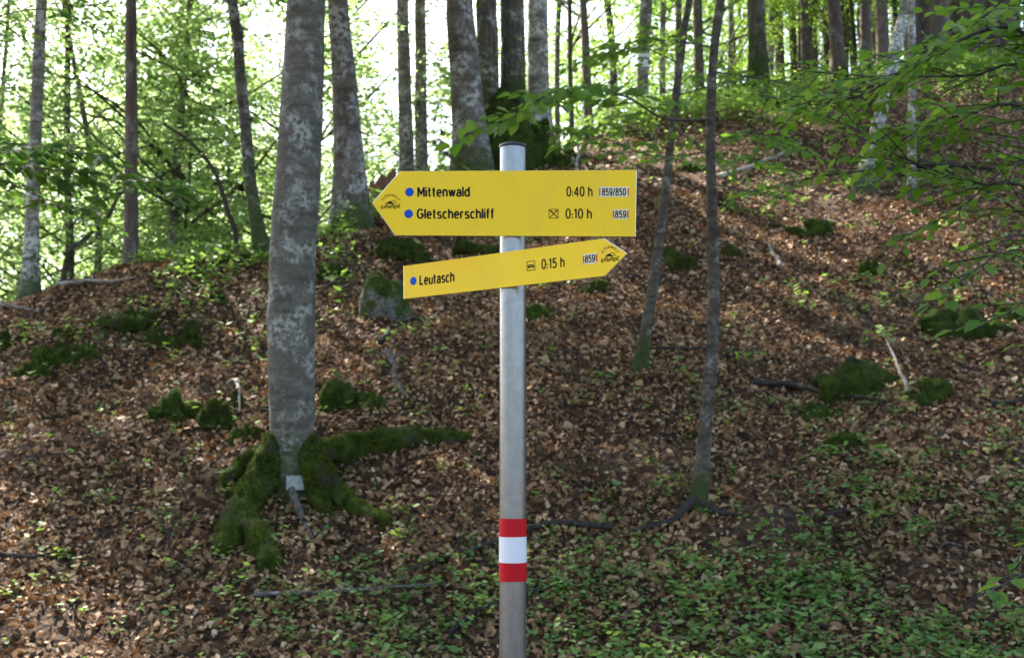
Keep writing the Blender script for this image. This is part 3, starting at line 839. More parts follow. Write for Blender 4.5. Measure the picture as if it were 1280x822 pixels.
# ------------------------------------------------------------------ foreground beech with mossy roots
def big_beech():
    g = ground_at(366, 612)
    t = thing('beech_tree', 'nearest big grey beech with moss covered roots left of the signpost', 'tree', g)
    Y = g[1]
    prof = [(366, 612, 56), (365, 560, 52), (365, 520, 57), (363.5, 400, 59), (367, 310, 58), (374, 200, 57), (379, 90, 53), (383, 0, 50)]
    P = [at(a, b, Y) - g for a, b, _ in prof]; W = [w / FPX * Y / 2 for _, _, w in prof]
    P[0] = np.array([0, 0, -.4]); d = (P[-1] - P[-2]); d /= np.linalg.norm(d)
    for k in range(5): P.append(P[-1] + d * 2.4); W.append(W[-1] * .86)
    Q = smooth_path(P, 90)
    cum = np.concatenate([[0], np.cumsum(np.linalg.norm(np.diff(np.array(P), axis=0), axis=1))])
    R = np.interp(np.linspace(0, 1, 90), cum / cum[-1], W)
    m = MB(); m.tube(Q, R, 40, wob=.045, seed=3)
    m.build('trunk', M['beech'], t)
    cr = link('crown', crown_high[0], t); cr.location = (Q[-30][0] - .6, Q[-30][1] + .6, .8); cr.scale = (1.45, 1.45, 1.15)  # crown above the view, enlarged to shade the slope around the trunk
    S = 1 / FPX * Y
    def root(pix, starts, rad, mat='root_moss', seed=0, nt=5000):
        pts = [np.asarray(s_, float) for s_ in starts]
        rr = [q * (.84 if nt else 1) for q in rad]
        for (a, b), r_ in zip(pix, rr[len(starts):]):
            q = ground_at(a, b + r_ / S * .55) - g; q[2] += r_ * .42; pts.append(q)
        last = pts[-1] + (pts[-1] - pts[-2]) * .25; last[2] = float(height(last[0] + g[0], last[1] + g[1])) - g[2] - rr[-1] * .7
        pts.append(last); rr.append(rr[-1] * .75)
        pth = smooth_path(pts, 64)
        cu = np.concatenate([[0], np.cumsum(np.linalg.norm(np.diff(np.array(pts), axis=0), axis=1))])
        m = MB(); m.tube(pth, np.interp(np.linspace(0, 1, 64), cu / cu[-1], rr), 28, wob=.24, seed=seed)
        o = m.build('root', M[mat], t)
        if nt:
            f = tufts(m, nt, .022, np.random.default_rng(seed + 50)).build('moss', M['moss_tuft'], o, smooth=False); f['kind'] = 'stuff'
        return o
    r0 = R[8]
    root([(318, 612), (296, 650), (280, 682)], [(-.13, .03, .46), (-.20, -.07, .24)], [.15, .19, .17, .14, .12], seed=1, nt=9000)
    root([(306, 640), (322, 672), (334, 700)], [(-.19, -.12, .14)], [.13, .14, .13, .115], seed=2, nt=6500)
    root([(418, 612), (446, 636), (476, 648)], [(.14, .02, .44), (.20, -.09, .22)], [.12, .16, .135, .10, .07], seed=3, nt=7000)
    root([(398, 626), (410, 642)], [(.15, -.10, .20)], [.11, .10, .07], seed=4, nt=3000)
    root([(440, 560), (495, 548), (545, 546), (578, 548)], [(.13, .06, .34)], [.14, .15, .135, .11, .075], seed=5, nt=9000)
    root([(322, 566), (296, 588), (280, 604)], [(-.10, .06, .30)], [.10, .10, .07, .055], seed=6, nt=2500)
    rt = root([(379, 650), (390, 674)], [(.035, -.30, .02)], [.030, .026, .02], mat='deadwood', seed=7, nt=0)
    # grey paint mark low on the trunk
    mk = MB(); a0 = -math.pi / 2
    zc = at(369, 603, Y - .2)[2] - g[2]
    xc = at(369, 603, Y - .2)[0] - g[0]
    cz = np.interp(zc, Q[:40, 2], Q[:40, 0]); rr = np.interp(zc, Q[:40, 2], R[:40]) * 1.045
    rs = []
    for i in range(6):
        for j in range(7):
            u = (j / 6 - .5) * 2; z = zc + (i / 5 - .5) * .125 + .006 * math.sin(9 * u + i)
            a = a0 + (xc - cz) / rr + u * .36 * (1 + .06 * math.sin(i * 3))
            rs.append([cz + (rr + .022) * math.cos(a), np.interp(z, Q[:40, 2], Q[:40, 1]) + (rr + .022) * math.sin(a), z])
    mk.add(rs, [[i * 7 + j, i * 7 + j + 1, i * 7 + j + 8, i * 7 + j + 7] for i in range(5) for j in range(6)])
    mk.build('paint_mark', M['paint'], t)
big_beech()

# ------------------------------------------------------------------ the trees along the crest and behind it
B = 'beech_tree'
ptree(B, 'stout grey beech with spreading base on the crest, half hidden by the nearest beech', 'tree', [(438, 278, 56), (438, 245, 45), (435, 180, 38.5), (428, 70, 30), (422, 0, 26)], 18.4, M['beech_far'], crown_light[1], flare=.12, cscale=.9, cz=2)
ptree(B, 'slim pale beech, left one of the close pair above the upper sign tip', 'tree', [(508, 230, 21), (507, 150, 18), (505, 80, 17), (503, 0, 15)], 23.5, M['pale'], crown_thin[0], cz=6)
ptree(B, 'slimmer pale beech, right one of the close pair above the upper sign', 'tree', [(527, 230, 18), (526, 150, 16), (526, 70, 15), (525, 0, 14)], 24.5, M['pale'], crown_thin[1], cz=6)
ptree(B, 'thick blue grey beech rising behind the upper sign, left of the post', 'tree', [(590, 222, 58), (587, 170, 44), (583, 110, 39), (578, 50, 36.5), (574, 0, 34)], 21.9, M['beech_far'], crown_light[0], flare=.12, seg=18, cz=2, cscale=.85)
ptree('old_tree', 'dark trunk with peeling bark just left above the post top', 'tree', [(612, 205, 40), (611, 150, 30), (610, 80, 28), (608, 0, 27)], 22.8, M['mossy_bark'], None, flare=.25)
ptree('old_tree', 'mossy yellow green trunk straight above the post top', 'tree', [(645, 200, 48), (642, 140, 36), (641, 70, 32), (640, 0, 31)], 23.2, M['mossy_bark'], None, flare=.25)
ptree(B, 'pale grey lichen patched trunk just right above the post top', 'tree', [(675, 195, 38), (673, 120, 28), (672, 60, 27), (672, 0, 26)], 24.2, M['pale'], crown_light[1], cz=2, flare=.3)
ptree('young_tree', 'thin dark trunk between the lichen patched trunk and the banded tree', 'tree', [(736, 168, 12), (734, 100, 11), (732, 50, 10), (729, 0, 9)], 26.5, M['spruce'], crown_thin[0], cz=3)
ptree('young_tree', 'very thin trunk right behind the lichen patched trunk', 'tree', [(715, 170, 7), (713, 100, 6), (712, 0, 6)], 29, M['sapling'], crown_thin[1], cz=3)
bt = ptree(B, 'grey beech ringed with white paint bands on the crest', 'tree', [(803, 150, 18), (803, 110, 16), (804, 60, 16), (808, 0, 16)], 27.8, M['beech_far'], crown_high[1])
for (pa, pb) in ((68, 74), (77, 86)):
    Yb = 27.8; c0, c1 = at(804, pb, Yb), at(804, pa, Yb); m = MB()
    m.tube([c0, (c0 + c1) / 2, c1], 17.5 / FPX * Yb / 2, 14, cap=False)
    m.build('paint_band', M['whiteband'], bt, off=np.array(bt.location))
ptree(B, 'pale thin trunk far behind the banded beech on its right', 'tree', [(828, 150, 9), (828, 70, 8), (829, 0, 8)], 33, M['pale'], crown_low[1], cz=3)
ptree('spruce_tree', 'dark straight trunk just left of the taller sapling on the crest', 'tree', [(875, 125, 13), (873, 60, 12), (872, 0, 12)], 31, M['spruce'], crown_spruce_high)
ptree(B, 'broad brown trunk on the crest right of the taller sapling', 'tree', [(948, 108, 28), (947, 60, 24), (945, 0, 23)], 30.8, M['mossy_bark'], crown_high[2])
ptree(B, 'leaning pale mossy trunk on the right slope below the dark spruces', 'tree', [(1078, 238, 24), (1092, 180, 17), (1108, 110, 17), (1122, 50, 17), (1134, 0, 16)], 22, M['pale'], crown_high[0], onground=True, Ytop=23.5)
ptree(B, 'slender straight silver trunk beside the leaning one on the right slope', 'tree', [(1140, 255, 11), (1140, 150, 10), (1140, 70, 10), (1139, 0, 10)], 21, M['pale'], crown_thin[2], onground=True, cz=5)
ptree('spruce_tree', 'dark mossy trunk at the end of the crest log', 'tree', [(1048, 100, 22), (1046, 50, 18), (1042, 0, 17)], 31.8, M['spruce'], crown_spruce_high)
ptree('spruce_tree', 'dark trunk right of the mossy one above the leaning tree', 'tree', [(1084, 105, 18), (1082, 60, 15), (1082, 0, 14)], 31.4, M['spruce'], crown_spruce_high)
sp_px = [(985, 12, 40), (1003, 10, 44), (1018, 11, 39), (1030, 9, 47), (1064, 12, 42), (1097, 13, 39), (1118, 16, 36), (1158, 17, 38), (1172, 22, 40), (1193, 24, 37), (1214, 20, 43), (1236, 28, 39), (1262, 26, 41), (1284, 24, 38), (962, 9, 45), (925, 9, 43), (1150, 10, 50), (1226, 12, 52), (1108, 10, 50)]
ORD = ['first', 'second', 'third', 'fourth', 'fifth', 'sixth', 'seventh', 'eighth', 'ninth', 'tenth', 'eleventh', 'twelfth', 'thirteenth', 'fourteenth', 'fifteenth', 'sixteenth', 'seventeenth', 'eighteenth', 'nineteenth', 'twentieth']
for k, (px, w, Y) in enumerate(sorted(sp_px, reverse=True)):
    x = (px - 640) / FPX * Y; b = np.array([x, Y, float(height(x, Y))])
    tp = b + [RNG.normal(0, .12), 0, 9]; d = w / FPX * Y
    tree('spruce_tree', '%s %s trunk from the right edge in the dark stand at the top right' % (ORD[k], 'thick' if w > 19 else 'thin'), 'tree', b, [b, b + [0, 0, 4], tp], [d * 1.1, d, d * .8], M['spruce'] if w > 11 else M['sapling'], crown_spruce_high if w > 15 else crown_low[int(px) % 3], 'dark trunks standing at the top right', cz=2.5 if w <= 15 else 0, H=17, seg=9)
# left side
ptree(B, 'leftmost pale birch like trunk with mossy foot at the left edge', 'tree', [(38, 352, 22), (40, 280, 17), (44, 180, 16), (48, 80, 15), (52, 0, 14)], 16.6, M['pale'], crown_high[1], cz=-.5, flare=.8, cscale=1.4)  # crown out of view, widened and lowered to block sun on the left slope
ptree('forest_tree', 'straight brown trunk standing second from the left edge', 'tree', [(163, 324, 20), (164, 240, 17), (164, 120, 16), (164, 0, 14)], 19, M['spruce'], crown_high[0], flare=.3, cscale=1.35)  # broadleaf crown on a conifer trunk, unseen, put there to shade the left slope
ptree(B, 'curved lichen covered trunk just left of the nearest beech', 'tree', [(334, 345, 22), (326, 305, 18), (313, 230, 16), (308, 170, 15), (300, 90, 15), (297, 40, 14), (290, 0, 14)], 17.2, M['lichen_dark'], crown_light[0], cz=1, cscale=1.15)
ptree('young_tree', 'thin dark bent stem arching left beside the curved lichen trunk', 'tree', [(296, 310, 7), (284, 262, 6), (268, 214, 5), (238, 178, 4), (205, 155, 3)], 21, M['twig'], None, H=3.5)
ptree('young_tree', 'short thin trunk behind the crest right of the leftmost trunk', 'tree', [(87, 345, 12), (86, 270, 10), (84, 200, 9)], 24, M['sapling'], crown_thin[0])
ptree('young_tree', 'slanting thin stem leaning right behind the left crest', 'tree', [(80, 340, 7), (105, 300, 6), (132, 275, 5), (150, 240, 4)], 22, M['sapling'], None, H=4)
ptree('young_tree', 'bluish thin trunk right of the brown spruce trunk', 'tree', [(213, 320, 9), (215, 240, 8), (220, 170, 7)], 28, M['beech_far'], crown_low[2], cz=1)
rr = np.random.default_rng(12)
def bgtree(px, Y, label, crown, H, cscale=1.0, name='leafy_tree', cat='tree', mat='beech_far'):
    x = (px - 640) / FPX * Y; b = np.array([x, Y, float(height(x, Y))]); d = rr.uniform(.14, .3)
    return tree(name, label, cat, b, [b, b + [rr.normal(0, .2), 0, 5], b + [rr.normal(0, .5), 0, 10]], [d, d * .85, d * .5], M[mat], crown, None, H=H, seg=8, cscale=cscale)
for k, (px, Y, H, cs, lab) in enumerate([
    (-35, 25, 12, 1.1, 'sunlit tree cut by the left edge, behind the leftmost trunk'),
    (95, 24, 11, 1.0, 'sunlit low tree between the leftmost trunk and the brown trunk'),
    (225, 25, 12, 1.1, 'sunlit tree between the brown trunk and the curved lichen trunk, nearer one'),
    (10, 33, 15, 1.3, 'bright yellow green tree farther back behind the leftmost trunk'),
    (135, 35, 14, 1.2, 'bright tree farther back, just left of the brown trunk'),
    (255, 37, 15, 1.3, 'bright tree farther back, just left of the curved lichen trunk'),
    (350, 31, 12, 1.1, 'sunlit tree behind the nearest beech on its left side'),
    (395, 40, 13, 1.15, 'small bright tree in the narrow gap between the nearest beech and the crest beech'),
    (400, 27, 12, 1.2, 'leafy tree just beyond the crest between the nearest beech and the crest beech'),
    (556, 40, 12, .8, 'leafy tree between the close pale pair and the thick blue grey beech')]):
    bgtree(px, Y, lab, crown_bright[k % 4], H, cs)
for i, (px, Y) in enumerate(((228, 29), (285, 33), (545, 42), (120, 46))):
    bgtree(px, Y, ['dark drooping spruce right of the brown trunk on the left', 'dark spruce just left of the curved lichen trunk', 'dark spruce in the gap between the close pale pair and the thick beech', 'distant spruce left of the brown trunk'][i], crown_spruce[i % 2], 17, 1.1, 'spruce_tree', mat='spruce')
for k, (px, Y, H, lab) in enumerate([
    (700, 31, 13, 'leafy beech right of the lichen patched trunk behind the crest'),
    (770, 34, 13, 'leafy beech behind the crest, left of the banded tree'),
    (850, 33, 13, 'leafy beech behind the crest between the bent sapling top and the slim sapling'),
    (915, 35, 13, 'leafy beech behind the crest right of the slim sapling'),
    (965, 39, 13, 'leafy beech left of the dark stand at the top right'),
    (1020, 44, 13, 'leafy beech among the thin trunks left in the dark stand'),
    (640, 40, 13, 'leafy beech farther back behind the post top'),
    (745, 46, 13, 'farther leafy beech behind the thin dark trunk')]):
    bgtree(px, Y, lab, crown_low[k % 3], H)
# the far wood, one mass
m = MB()
for (px, Y, R_, H) in [(-40, 55, 4, 17), (60, 60, 4.5, 18), (150, 53, 4, 15), (250, 62, 4.5, 19), (330, 55, 4, 15), (400, 64, 4, 15), (200, 78, 5, 22), (20, 80, 5, 22), (370, 82, 5, 21), 
                       (620, 62, 4, 12), (720, 64, 4, 12), (830, 62, 4, 12), (930, 60, 4, 12), (1040, 62, 4.5, 14), (1130, 60, 4.5, 14), (1220, 62, 4.5, 14), (1290, 58, 4.5, 14)]:
    x = (px - 640) / FPX * Y; b = np.array([x, Y, float(height(x, Y))]); ns = 560
    H *= 1.2; R_ *= 1.15; h = rr.uniform(.4, H, ns); az = rr.uniform(0, 6.28, ns); rad = R_ * np.sin(np.clip(h / H, 0.05, .98) * 3.1) ** .6 * np.sqrt(rr.random(ns))
    out = np.stack([np.cos(az), np.sin(az), rr.uniform(-.3, .3, ns)], -1)
    spray_leaves(m, b + np.stack([rad * np.cos(az), rad * np.sin(az), h], -1), out, rr.uniform(.8, 1.8, ns), 26, .25, rr)
    m.tube([b - [0, 0, .3], b + [.2, 0, H * .5], b + [.1, 0, H * .9]], [.16, .12, .04], 6, 1)
for k in range(34):
    px = rr.uniform(900, 1310); Y = rr.uniform(38, 54); x = (px - 640) / FPX * Y; b = np.array([x, Y, float(height(x, Y)) - .3]); w = rr.uniform(.06, .13)
    m.tube([b, b + [rr.normal(0, .15), 0, 5], b + [rr.normal(0, .4), 0, 11]], [w, w * .8, w * .5], 7, 1)
tag(m.build('distant_wood', [M['leaf_bright'], M['twig']], smooth=False), kind='stuff', label='far off sunlit wood seen through the trunks', cat='wood')

# ------------------------------------------------------------------ saplings with single leaves
leafm = [single_leaf_mesh('leaf', M['leaf_near'], 500 + k, .10 + .05 * k, True) for k in range(4)]
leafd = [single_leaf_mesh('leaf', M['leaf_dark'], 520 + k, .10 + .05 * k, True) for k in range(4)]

class Leafy:
    def __init__(s, root, loc, protos, foliage_mat, seed):
        s.root, s.loc, s.protos, s.mat, s.L = root, np.asarray(loc, float), protos, foliage_mat, []
        s.r = np.random.default_rng(seed)
    def branch(s, pts, r0, twigs, tl, size, gap=.055, start=.15, r1=.003):
        r = s.r; pth = smooth_path(pts, 26)
        m = MB(); m.tube(pth - s.loc, np.linspace(r0, r1, 26), 6)
        o = None
        T = np.gradient(pth, axis=0); T /= np.linalg.norm(T, axis=1)[:, None]
        mine = []
        def leaves_on(path, sg0, first=0.12):
            ln = np.linalg.norm(np.diff(path, axis=0), axis=1).sum(); c = np.concatenate([[0], np.cumsum(np.linalg.norm(np.diff(path, axis=0), axis=1))])
            d = first * ln; sg = sg0
            while d <= ln:
                p = np.array([np.interp(d, c, path[:, j]) for j in range(3)])
                i = min(len(path) - 2, int(np.searchsorted(c, d)) - 1); i = max(i, 0); t = path[i + 1] - path[i]; t = t / np.linalg.norm(t)
                sd_ = np.cross(t, [0, 0, 1.]); sd_ /= np.linalg.norm(sd_) + 1e-9
                D = t * .75 + sd_ * sg * .8 + r.normal(0, .22, 3) + [0, 0, -.12]
                if d + gap > ln: D = t + r.normal(0, .15, 3)
                D /= np.linalg.norm(D); N = np.array([0, 0, 1.]) + r.normal(0, .35, 3); S = np.cross(N, D); S /= np.linalg.norm(S); N = np.cross(D, S)
                z = size * r.uniform(.6, 1.2)
                mine.append((p + D * .16 * z, D, S, N, z))
                d += gap * r.uniform(.7, 1.4); sg = -sg
        for k in range(twigs):
            f = start + (1 - start) * (k + r.uniform(.1, .9)) / twigs; i = min(24, int(f * 25)); p = pth[i]; t = T[i]
            sd_ = np.cross(t, [0, 0, 1.]); sd_ /= np.linalg.norm(sd_) + 1e-9; sg = 1 if k % 2 else -1
            d = t * r.uniform(.5, 1.0) + sd_ * sg * r.uniform(.6, 1.1) + np.array([0, 0, r.uniform(-.28, .22)]); d /= np.linalg.norm(d)
            ln = tl * (1.15 - .6 * f) * r.uniform(.6, 1.3); u = np.linspace(0, 1, 6)[:, None]
            tw = p + d * ln * u + np.array([0, 0, -.12 * ln]) * u ** 2 + r.normal(0, .02 * ln, 3) * np.sin(u * 3.1)
            m.tube(tw - s.loc, np.linspace(.0035, .0015, 6), 4, cap=False)
            leaves_on(tw, sg)
        leaves_on(pth[int(26 * .6):], 1, .3)
        o = m.build('branch', M['twig'], s.root)
        s.L += [(o, *q) for q in mine]
        return o
    def finish(s, limit=290):
        def vis(q):
            p = q[1] - EYE
            c, sn = math.cos(PITCH), math.sin(PITCH); f = p[1] * c + p[2] * sn; v = -p[1] * sn + p[2] * c
            if f < .2: return 99
            inside = abs(p[0] / f) < .44 and abs(v / f) < .285
            return f / q[5] * .07 + (0 if inside else 50)
        s.L.sort(key=vis)
        for k, (br, P, D, S, N, z) in enumerate(s.L[:limit]):
            o = link('leaf', s.protos[k % len(s.protos)], br); P = P - s.loc
            o.matrix_local = Matrix([[D[j] * z, S[j] * z, N[j] * z, P[j]] for j in range(3)] + [[0, 0, 0, 1]])
        rest = s.L[limit:]
        if rest:
            m = MB(); A = [np.array([q[j] for q in rest]) for j in (1, 2, 3, 4)]; z = np.array([q[5] for q in rest])
            leaves6(m, A[0] - s.loc, A[1], A[2], A[3], z, z * .6, .15, s.r)
            o = m.build('foliage', s.mat, s.root); o['kind'] = 'stuff'

def sapling_stem(root, pts, r0, r1, loc, mat='sapling'):
    m = MB(); p = smooth_path(pts, 40); m.tube(p - loc, np.linspace(r0, r1, 40), 12, wob=.07, seed=2)
    return m.build('stem', M[mat], root)

# sapling B: taller slim stem right of the post
g = ground_at(870, 640)
t = thing('beech_sapling', 'slim sapling with dark root, nearest stem right of the signpost', 'sapling', g)
Y = g[1]
pix = [(870, 640, 22), (877, 590, 18), (885, 500, 16.5), (892, 400, 15), (891, 300, 13.5), (888, 200, 12.5), (889, 120, 11.5), (894, 50, 11), (901, 0, 10.5)]
P = [at(a, b, Y) for a, b, _ in pix]; P[0] = g - [0, 0, .1]
R_ = [w / FPX * Y / 2 for _, _, w in pix]
for k in range(3): P.append(P[-1] + [.12, 0, 1.1]); R_.append(R_[-1] * .75)
Q = smooth_path(P, 60); m = MB()
Rq = np.interp(np.linspace(0, 1, 60), np.linspace(0, 1, len(R_)), R_); Rq[:4] *= [1.5, 1.3, 1.15, 1.05]
m.tube(Q - g, Rq, 14, wob=.09, seed=8); m.build('stem', M['sapling'], t)
def ground_path(pix, lift):
    out = []
    for a, b in pix:
        q = ground_at(a, b); q[2] += lift; out.append(q)
    return out
m = MB(); pp = [g + [-.02, -.05, .12]] + ground_path([(845, 652), (815, 662)], .03) + ground_path([(770, 668)], .0); m.tube(smooth_path(pp, 20) - g, np.linspace(.042, .018, 20), 10, wob=.25); m.build('root', M['dark_wood'], t)
m = MB(); pp = [g + [.02, -.05, .08]] + ground_path([(900, 645), (925, 645)], .02); m.tube(smooth_path(pp, 12) - g, np.linspace(.045, .015, 12), 8, wob=.2); m.build('root', M['dark_wood'], t)
lf = Leafy(t, g, leafm, M['leaf_near'], 61)
lf.branch([at(889, 150, Y), at(830, 148, 9.6), at(780, 120, 8.7), at(705, 112, 8.0), at(620, 158, 7.4)], .012, 22, .55, .115, .05, .35)
lf.branch([at(889, 190, Y), at(820, 195, 9.8), at(760, 175, 9.2), at(690, 160, 8.8)], .009, 13, .5, .105, .055, .2)
lf.branch([at(890, 170, Y), at(940, 165, 9.9), at(1010, 190, 9.3)], .009, 15, .6, .085, .05, .1)
lf.branch([at(892, 90, Y), at(960, 100, 9.8), at(1040, 120, 9.2)], .009, 15, .6, .085, .05, .1)
lf.branch([at(893, 60, Y), at(830, 50, 10), at(750, 60, 9.6)], .009, 14, .6, .085, .05, .15)
lf.branch([at(889, 230, Y), at(930, 238, 9.9), at(985, 245, 9.4)], .007, 11, .45, .075, .07, .2)
for k in range(3):
    lf.branch([Q[-8 - 4 * k], Q[-8 - 4 * k] + [1.2 * (-1) ** k, -.5, .3], Q[-8 - 4 * k] + [2.0 * (-1) ** k, -.8, .1]], .008, 9, .5, .085, .07, .1)
lf.finish()

# sapling A: curved, farther up the slope
g = ground_at(797, 462)
t = thing('beech_sapling', 'bent thin sapling between the signpost and the nearest slim sapling', 'sapling', g)
Y = g[1]
pix = [(797, 462, 18), (803, 440, 14.5), (816, 360, 12.5), (827, 280, 11), (835, 210, 10), (841, 150, 9.5), (850, 80, 9), (858, 20, 9), (862, 0, 9)]
P = [at(a, b, Y) for a, b, _ in pix]; P[0] = g - [0, 0, .1]; R_ = [w / FPX * Y / 2 for _, _, w in pix]
for k in range(3): P.append(P[-1] + [.1, 0, 1.2]); R_.append(R_[-1] * .75)
Q = smooth_path(P, 50); m = MB()
Rq = np.interp(np.linspace(0, 1, 50), np.linspace(0, 1, len(R_)), R_); Rq[:3] *= [1.5, 1.3, 1.1]
m.tube(Q - g, Rq, 12, wob=.08, seed=9); m.build('stem', M['sapling'], t)
lf = Leafy(t, g, leafm, M['leaf_near'], 62)
lf.branch([at(838, 190, Y), at(790, 160, 12.6), at(740, 155, 12)], .009, 14, .8, .10, .07, .1)
lf.branch([at(845, 120, Y), at(900, 105, 12.6), at(960, 95, 12)], .009, 14, .8, .10, .07, .1)
lf.branch([at(850, 80, Y), at(800, 60, 12.8), at(740, 70, 12.2)], .009, 14, .8, .10, .07, .1)
lf.branch([at(840, 160, Y), at(900, 195, 12.6), at(950, 200, 12)], .009, 12, .8, .10, .07, .1)
lf.branch([Q[-6], Q[-6] + [-1, -.6, .4], Q[-6] + [-2, -1, .3]], .009, 8, .6, .085, .07, .1)
lf.finish()

# near sapling just outside the right edge
g = np.array([2.62, 5.1, float(height(2.62, 5.1))])
t = thing('beech_sapling', 'fresh green leafy sapling reaching in from the right edge', 'sapling', g)
sapling_stem(t, [g - [0, 0, .1], g + [.03, 0, 1.3], g + [-.05, .05, 2.6], g + [.0, .1, 4.2]], .035, .012, g)
lf = Leafy(t, g, leafm, M['leaf_near'], 63)
S_ = lambda z: g + [0, .03, z - g[2]]
lf.branch([S_(2.9), at(1280, 41, 5.0), at(1164, 68, 4.9), at(1080, 118, 5.0), at(990, 135, 5.2)], .011, 29, 0.61, 0.064, .034, .1)
lf.branch([S_(2.3), at(1290, 240, 5.0), at(1214, 228, 4.9), at(1126, 196, 4.9), at(1079, 168, 5.0), at(1047, 126, 5.1)], .009, 23, 0.46, 0.062, .034, .1)
lf.branch([S_(2.2), at(1270, 262, 5.2), at(1160, 215, 5.3), at(1040, 218, 5.4), at(930, 242, 5.5)], .007, 19, 0.39, 0.060, .034, .1)
lf.branch([S_(2.0), at(1290, 300, 4.7), at(1230, 330, 4.5), at(1175, 372, 4.4), at(1145, 390, 4.4)], .007, 9, 0.39, 0.067, .05, .1)
lf.branch([S_(3.1), at(1290, 10, 4.9), at(1220, 25, 4.7), at(1160, 50, 4.6)], .008, 21, 0.55, 0.066, .034, .1)
lf.branch([S_(2.6), at(1290, 140, 4.8), at(1200, 145, 4.7), at(1110, 165, 4.7)], .008, 26, 0.55, 0.066, .034, .1)
lf.branch([S_(2.5), at(1290, 200, 5.4), at(1200, 260, 5.3), at(1120, 300, 5.3)], .007, 11, 0.44, 0.062, .05, .1)
lf.branch([S_(2.7), at(1290, 90, 5.3), at(1210, 95, 5.2), at(1090, 95, 5.4), at(1010, 90, 5.6)], .008, 26, 0.55, 0.064, .034, .1)
lf.branch([S_(2.1), at(1290, 320, 5.2), at(1240, 320, 5.0), at(1180, 330, 5.0)], .006, 7, 0.39, 0.062, .05, .1)
lf.branch([S_(2.0), at(1300, 370, 4.4), at(1270, 385, 4.2), at(1215, 412, 4.1)], .006, 6, 0.33, 0.067, .05, .1)
lf.finish(295)
o = link('crown', crown_light[0], t); o.location = (1.0, 1.6, .9); o.scale = (1.0, 1.0, .85)  # added overhead, out of view, to cut skylight on the right foreground

# sapling outside the left edge with a dark spray
g = np.array([-4.6, 9.0, float(height(-4.6, 9.0))])
t = thing('beech_sapling', 'dark green leafy spray reaching in from the left edge', 'sapling', g)
sapling_stem(t, [g - [0, 0, .1], g + [.05, 0, 1.5], g + [0, .05, 3.2], g + [.1, .1, 5]], .04, .012, g)
lf = Leafy(t, g, leafd, M['leaf_dark'], 64)
S_ = lambda z: g + [0, .03, z - g[2]]
lf.branch([S_(3.7), at(-10, 205, 8.6), at(70, 213, 8.3), at(170, 222, 8.1), at(245, 235, 8.0)], .010, 26, .6, .10, .045, .15)
lf.branch([S_(3.9), at(0, 180, 8.3), at(60, 185, 8.0), at(130, 195, 7.8)], .009, 24, .6, .10, .042, .1)
lf.branch([S_(3.6), at(-10, 225, 9.0), at(60, 250, 8.9), at(120, 265, 8.8)], .008, 14, .5, .09, .05, .15)
lf.branch([S_(4.8), at(0, 20, 8.6), at(60, 12, 8.4), at(110, 30, 8.2)], .008, 6, .5, .085, .07, .1)
lf.finish(280)
o = link('crown', crown_high[2], t); o.location = (-.4, .6, 1.6); o.scale = (1.1, 1.1, .9)  # unseen crown, added to keep sun off the lower left ground

# low leafy shoot at the right bottom edge
g = np.array([1.62, 3.55, float(height(1.62, 3.55))])
t = thing('seedling', 'low leafy shoot with large leaves at the bottom right corner', 'seedling', g)
lf = Leafy(t, g, leafm, M['leaf_near'], 65)
lf.branch([g, g + [.02, 0, .6], at(1300, 740, 3.5), at(1262, 728, 3.45), at(1222, 745, 3.4)], .005, 5, .14, .06, .05, .7)
lf.branch([g, g + [.03, 0, .7], at(1300, 690, 3.6), at(1268, 705, 3.5)], .004, 3, .10, .05, .05, .75)
lf.finish()

# ------------------------------------------------------------------ stump at the sign tip
g = ground_at(478, 268)
t = thing('tree_stump', 'torn reddish brown tree stump behind the upper sign tip', 'stump', g)
hs = at(478, 212, g[1])[2] - g[2]; rs = 19 / FPX * g[1]
m = MB(); a = np.linspace(0, 2 * math.pi, 28, endpoint=False)
rows = []
top = hs * (.86 + .14 * np.sin(a * 1.0 + 1.2) + .06 * np.sin(a * 7)); 
for k, f_ in enumerate((-.15, .1, .4, .75, 1.0)):
    rr_ = rs * (1.35 - .45 * min(1, max(0, f_) ** .5)) * (1 + .06 * np.sin(a * 5 + k) + .04 * np.sin(a * 11))
    rows.append(np.stack([rr_ * np.cos(a), rr_ * np.sin(a), top * f_], -1))
rows.append(np.stack([rs * .55 * np.cos(a), rs * .55 * np.sin(a), top * .86], -1))
V = np.vstack(rows); nr_ = len(rows)
Fq = [[i * 28 + j, i * 28 + (j + 1) % 28, (i + 1) * 28 + (j + 1) % 28, (i + 1) * 28 + j] for i in range(nr_ - 1) for j in range(28)]
m.add(V, Fq); m.add(np.vstack([rows[-1], [[0, 0, hs * .6]]]), [[j, (j + 1) % 28, 28] for j in range(28)])
m.build('wood', M['red_wood'], t)
m = MB()
for k in range(7):
    aa = k * .9; p = np.array([rs * 1.25 * math.cos(aa), rs * 1.25 * math.sin(aa), -.05])
    m.tube(smooth_path([p * .6 + [0, 0, .22], p + [0, 0, .06], p * 1.9 + [0, 0, .0]], 8), np.linspace(.10, .04, 8), 8, wob=.2)
o = m.build('root_collar', M['moss'], t)

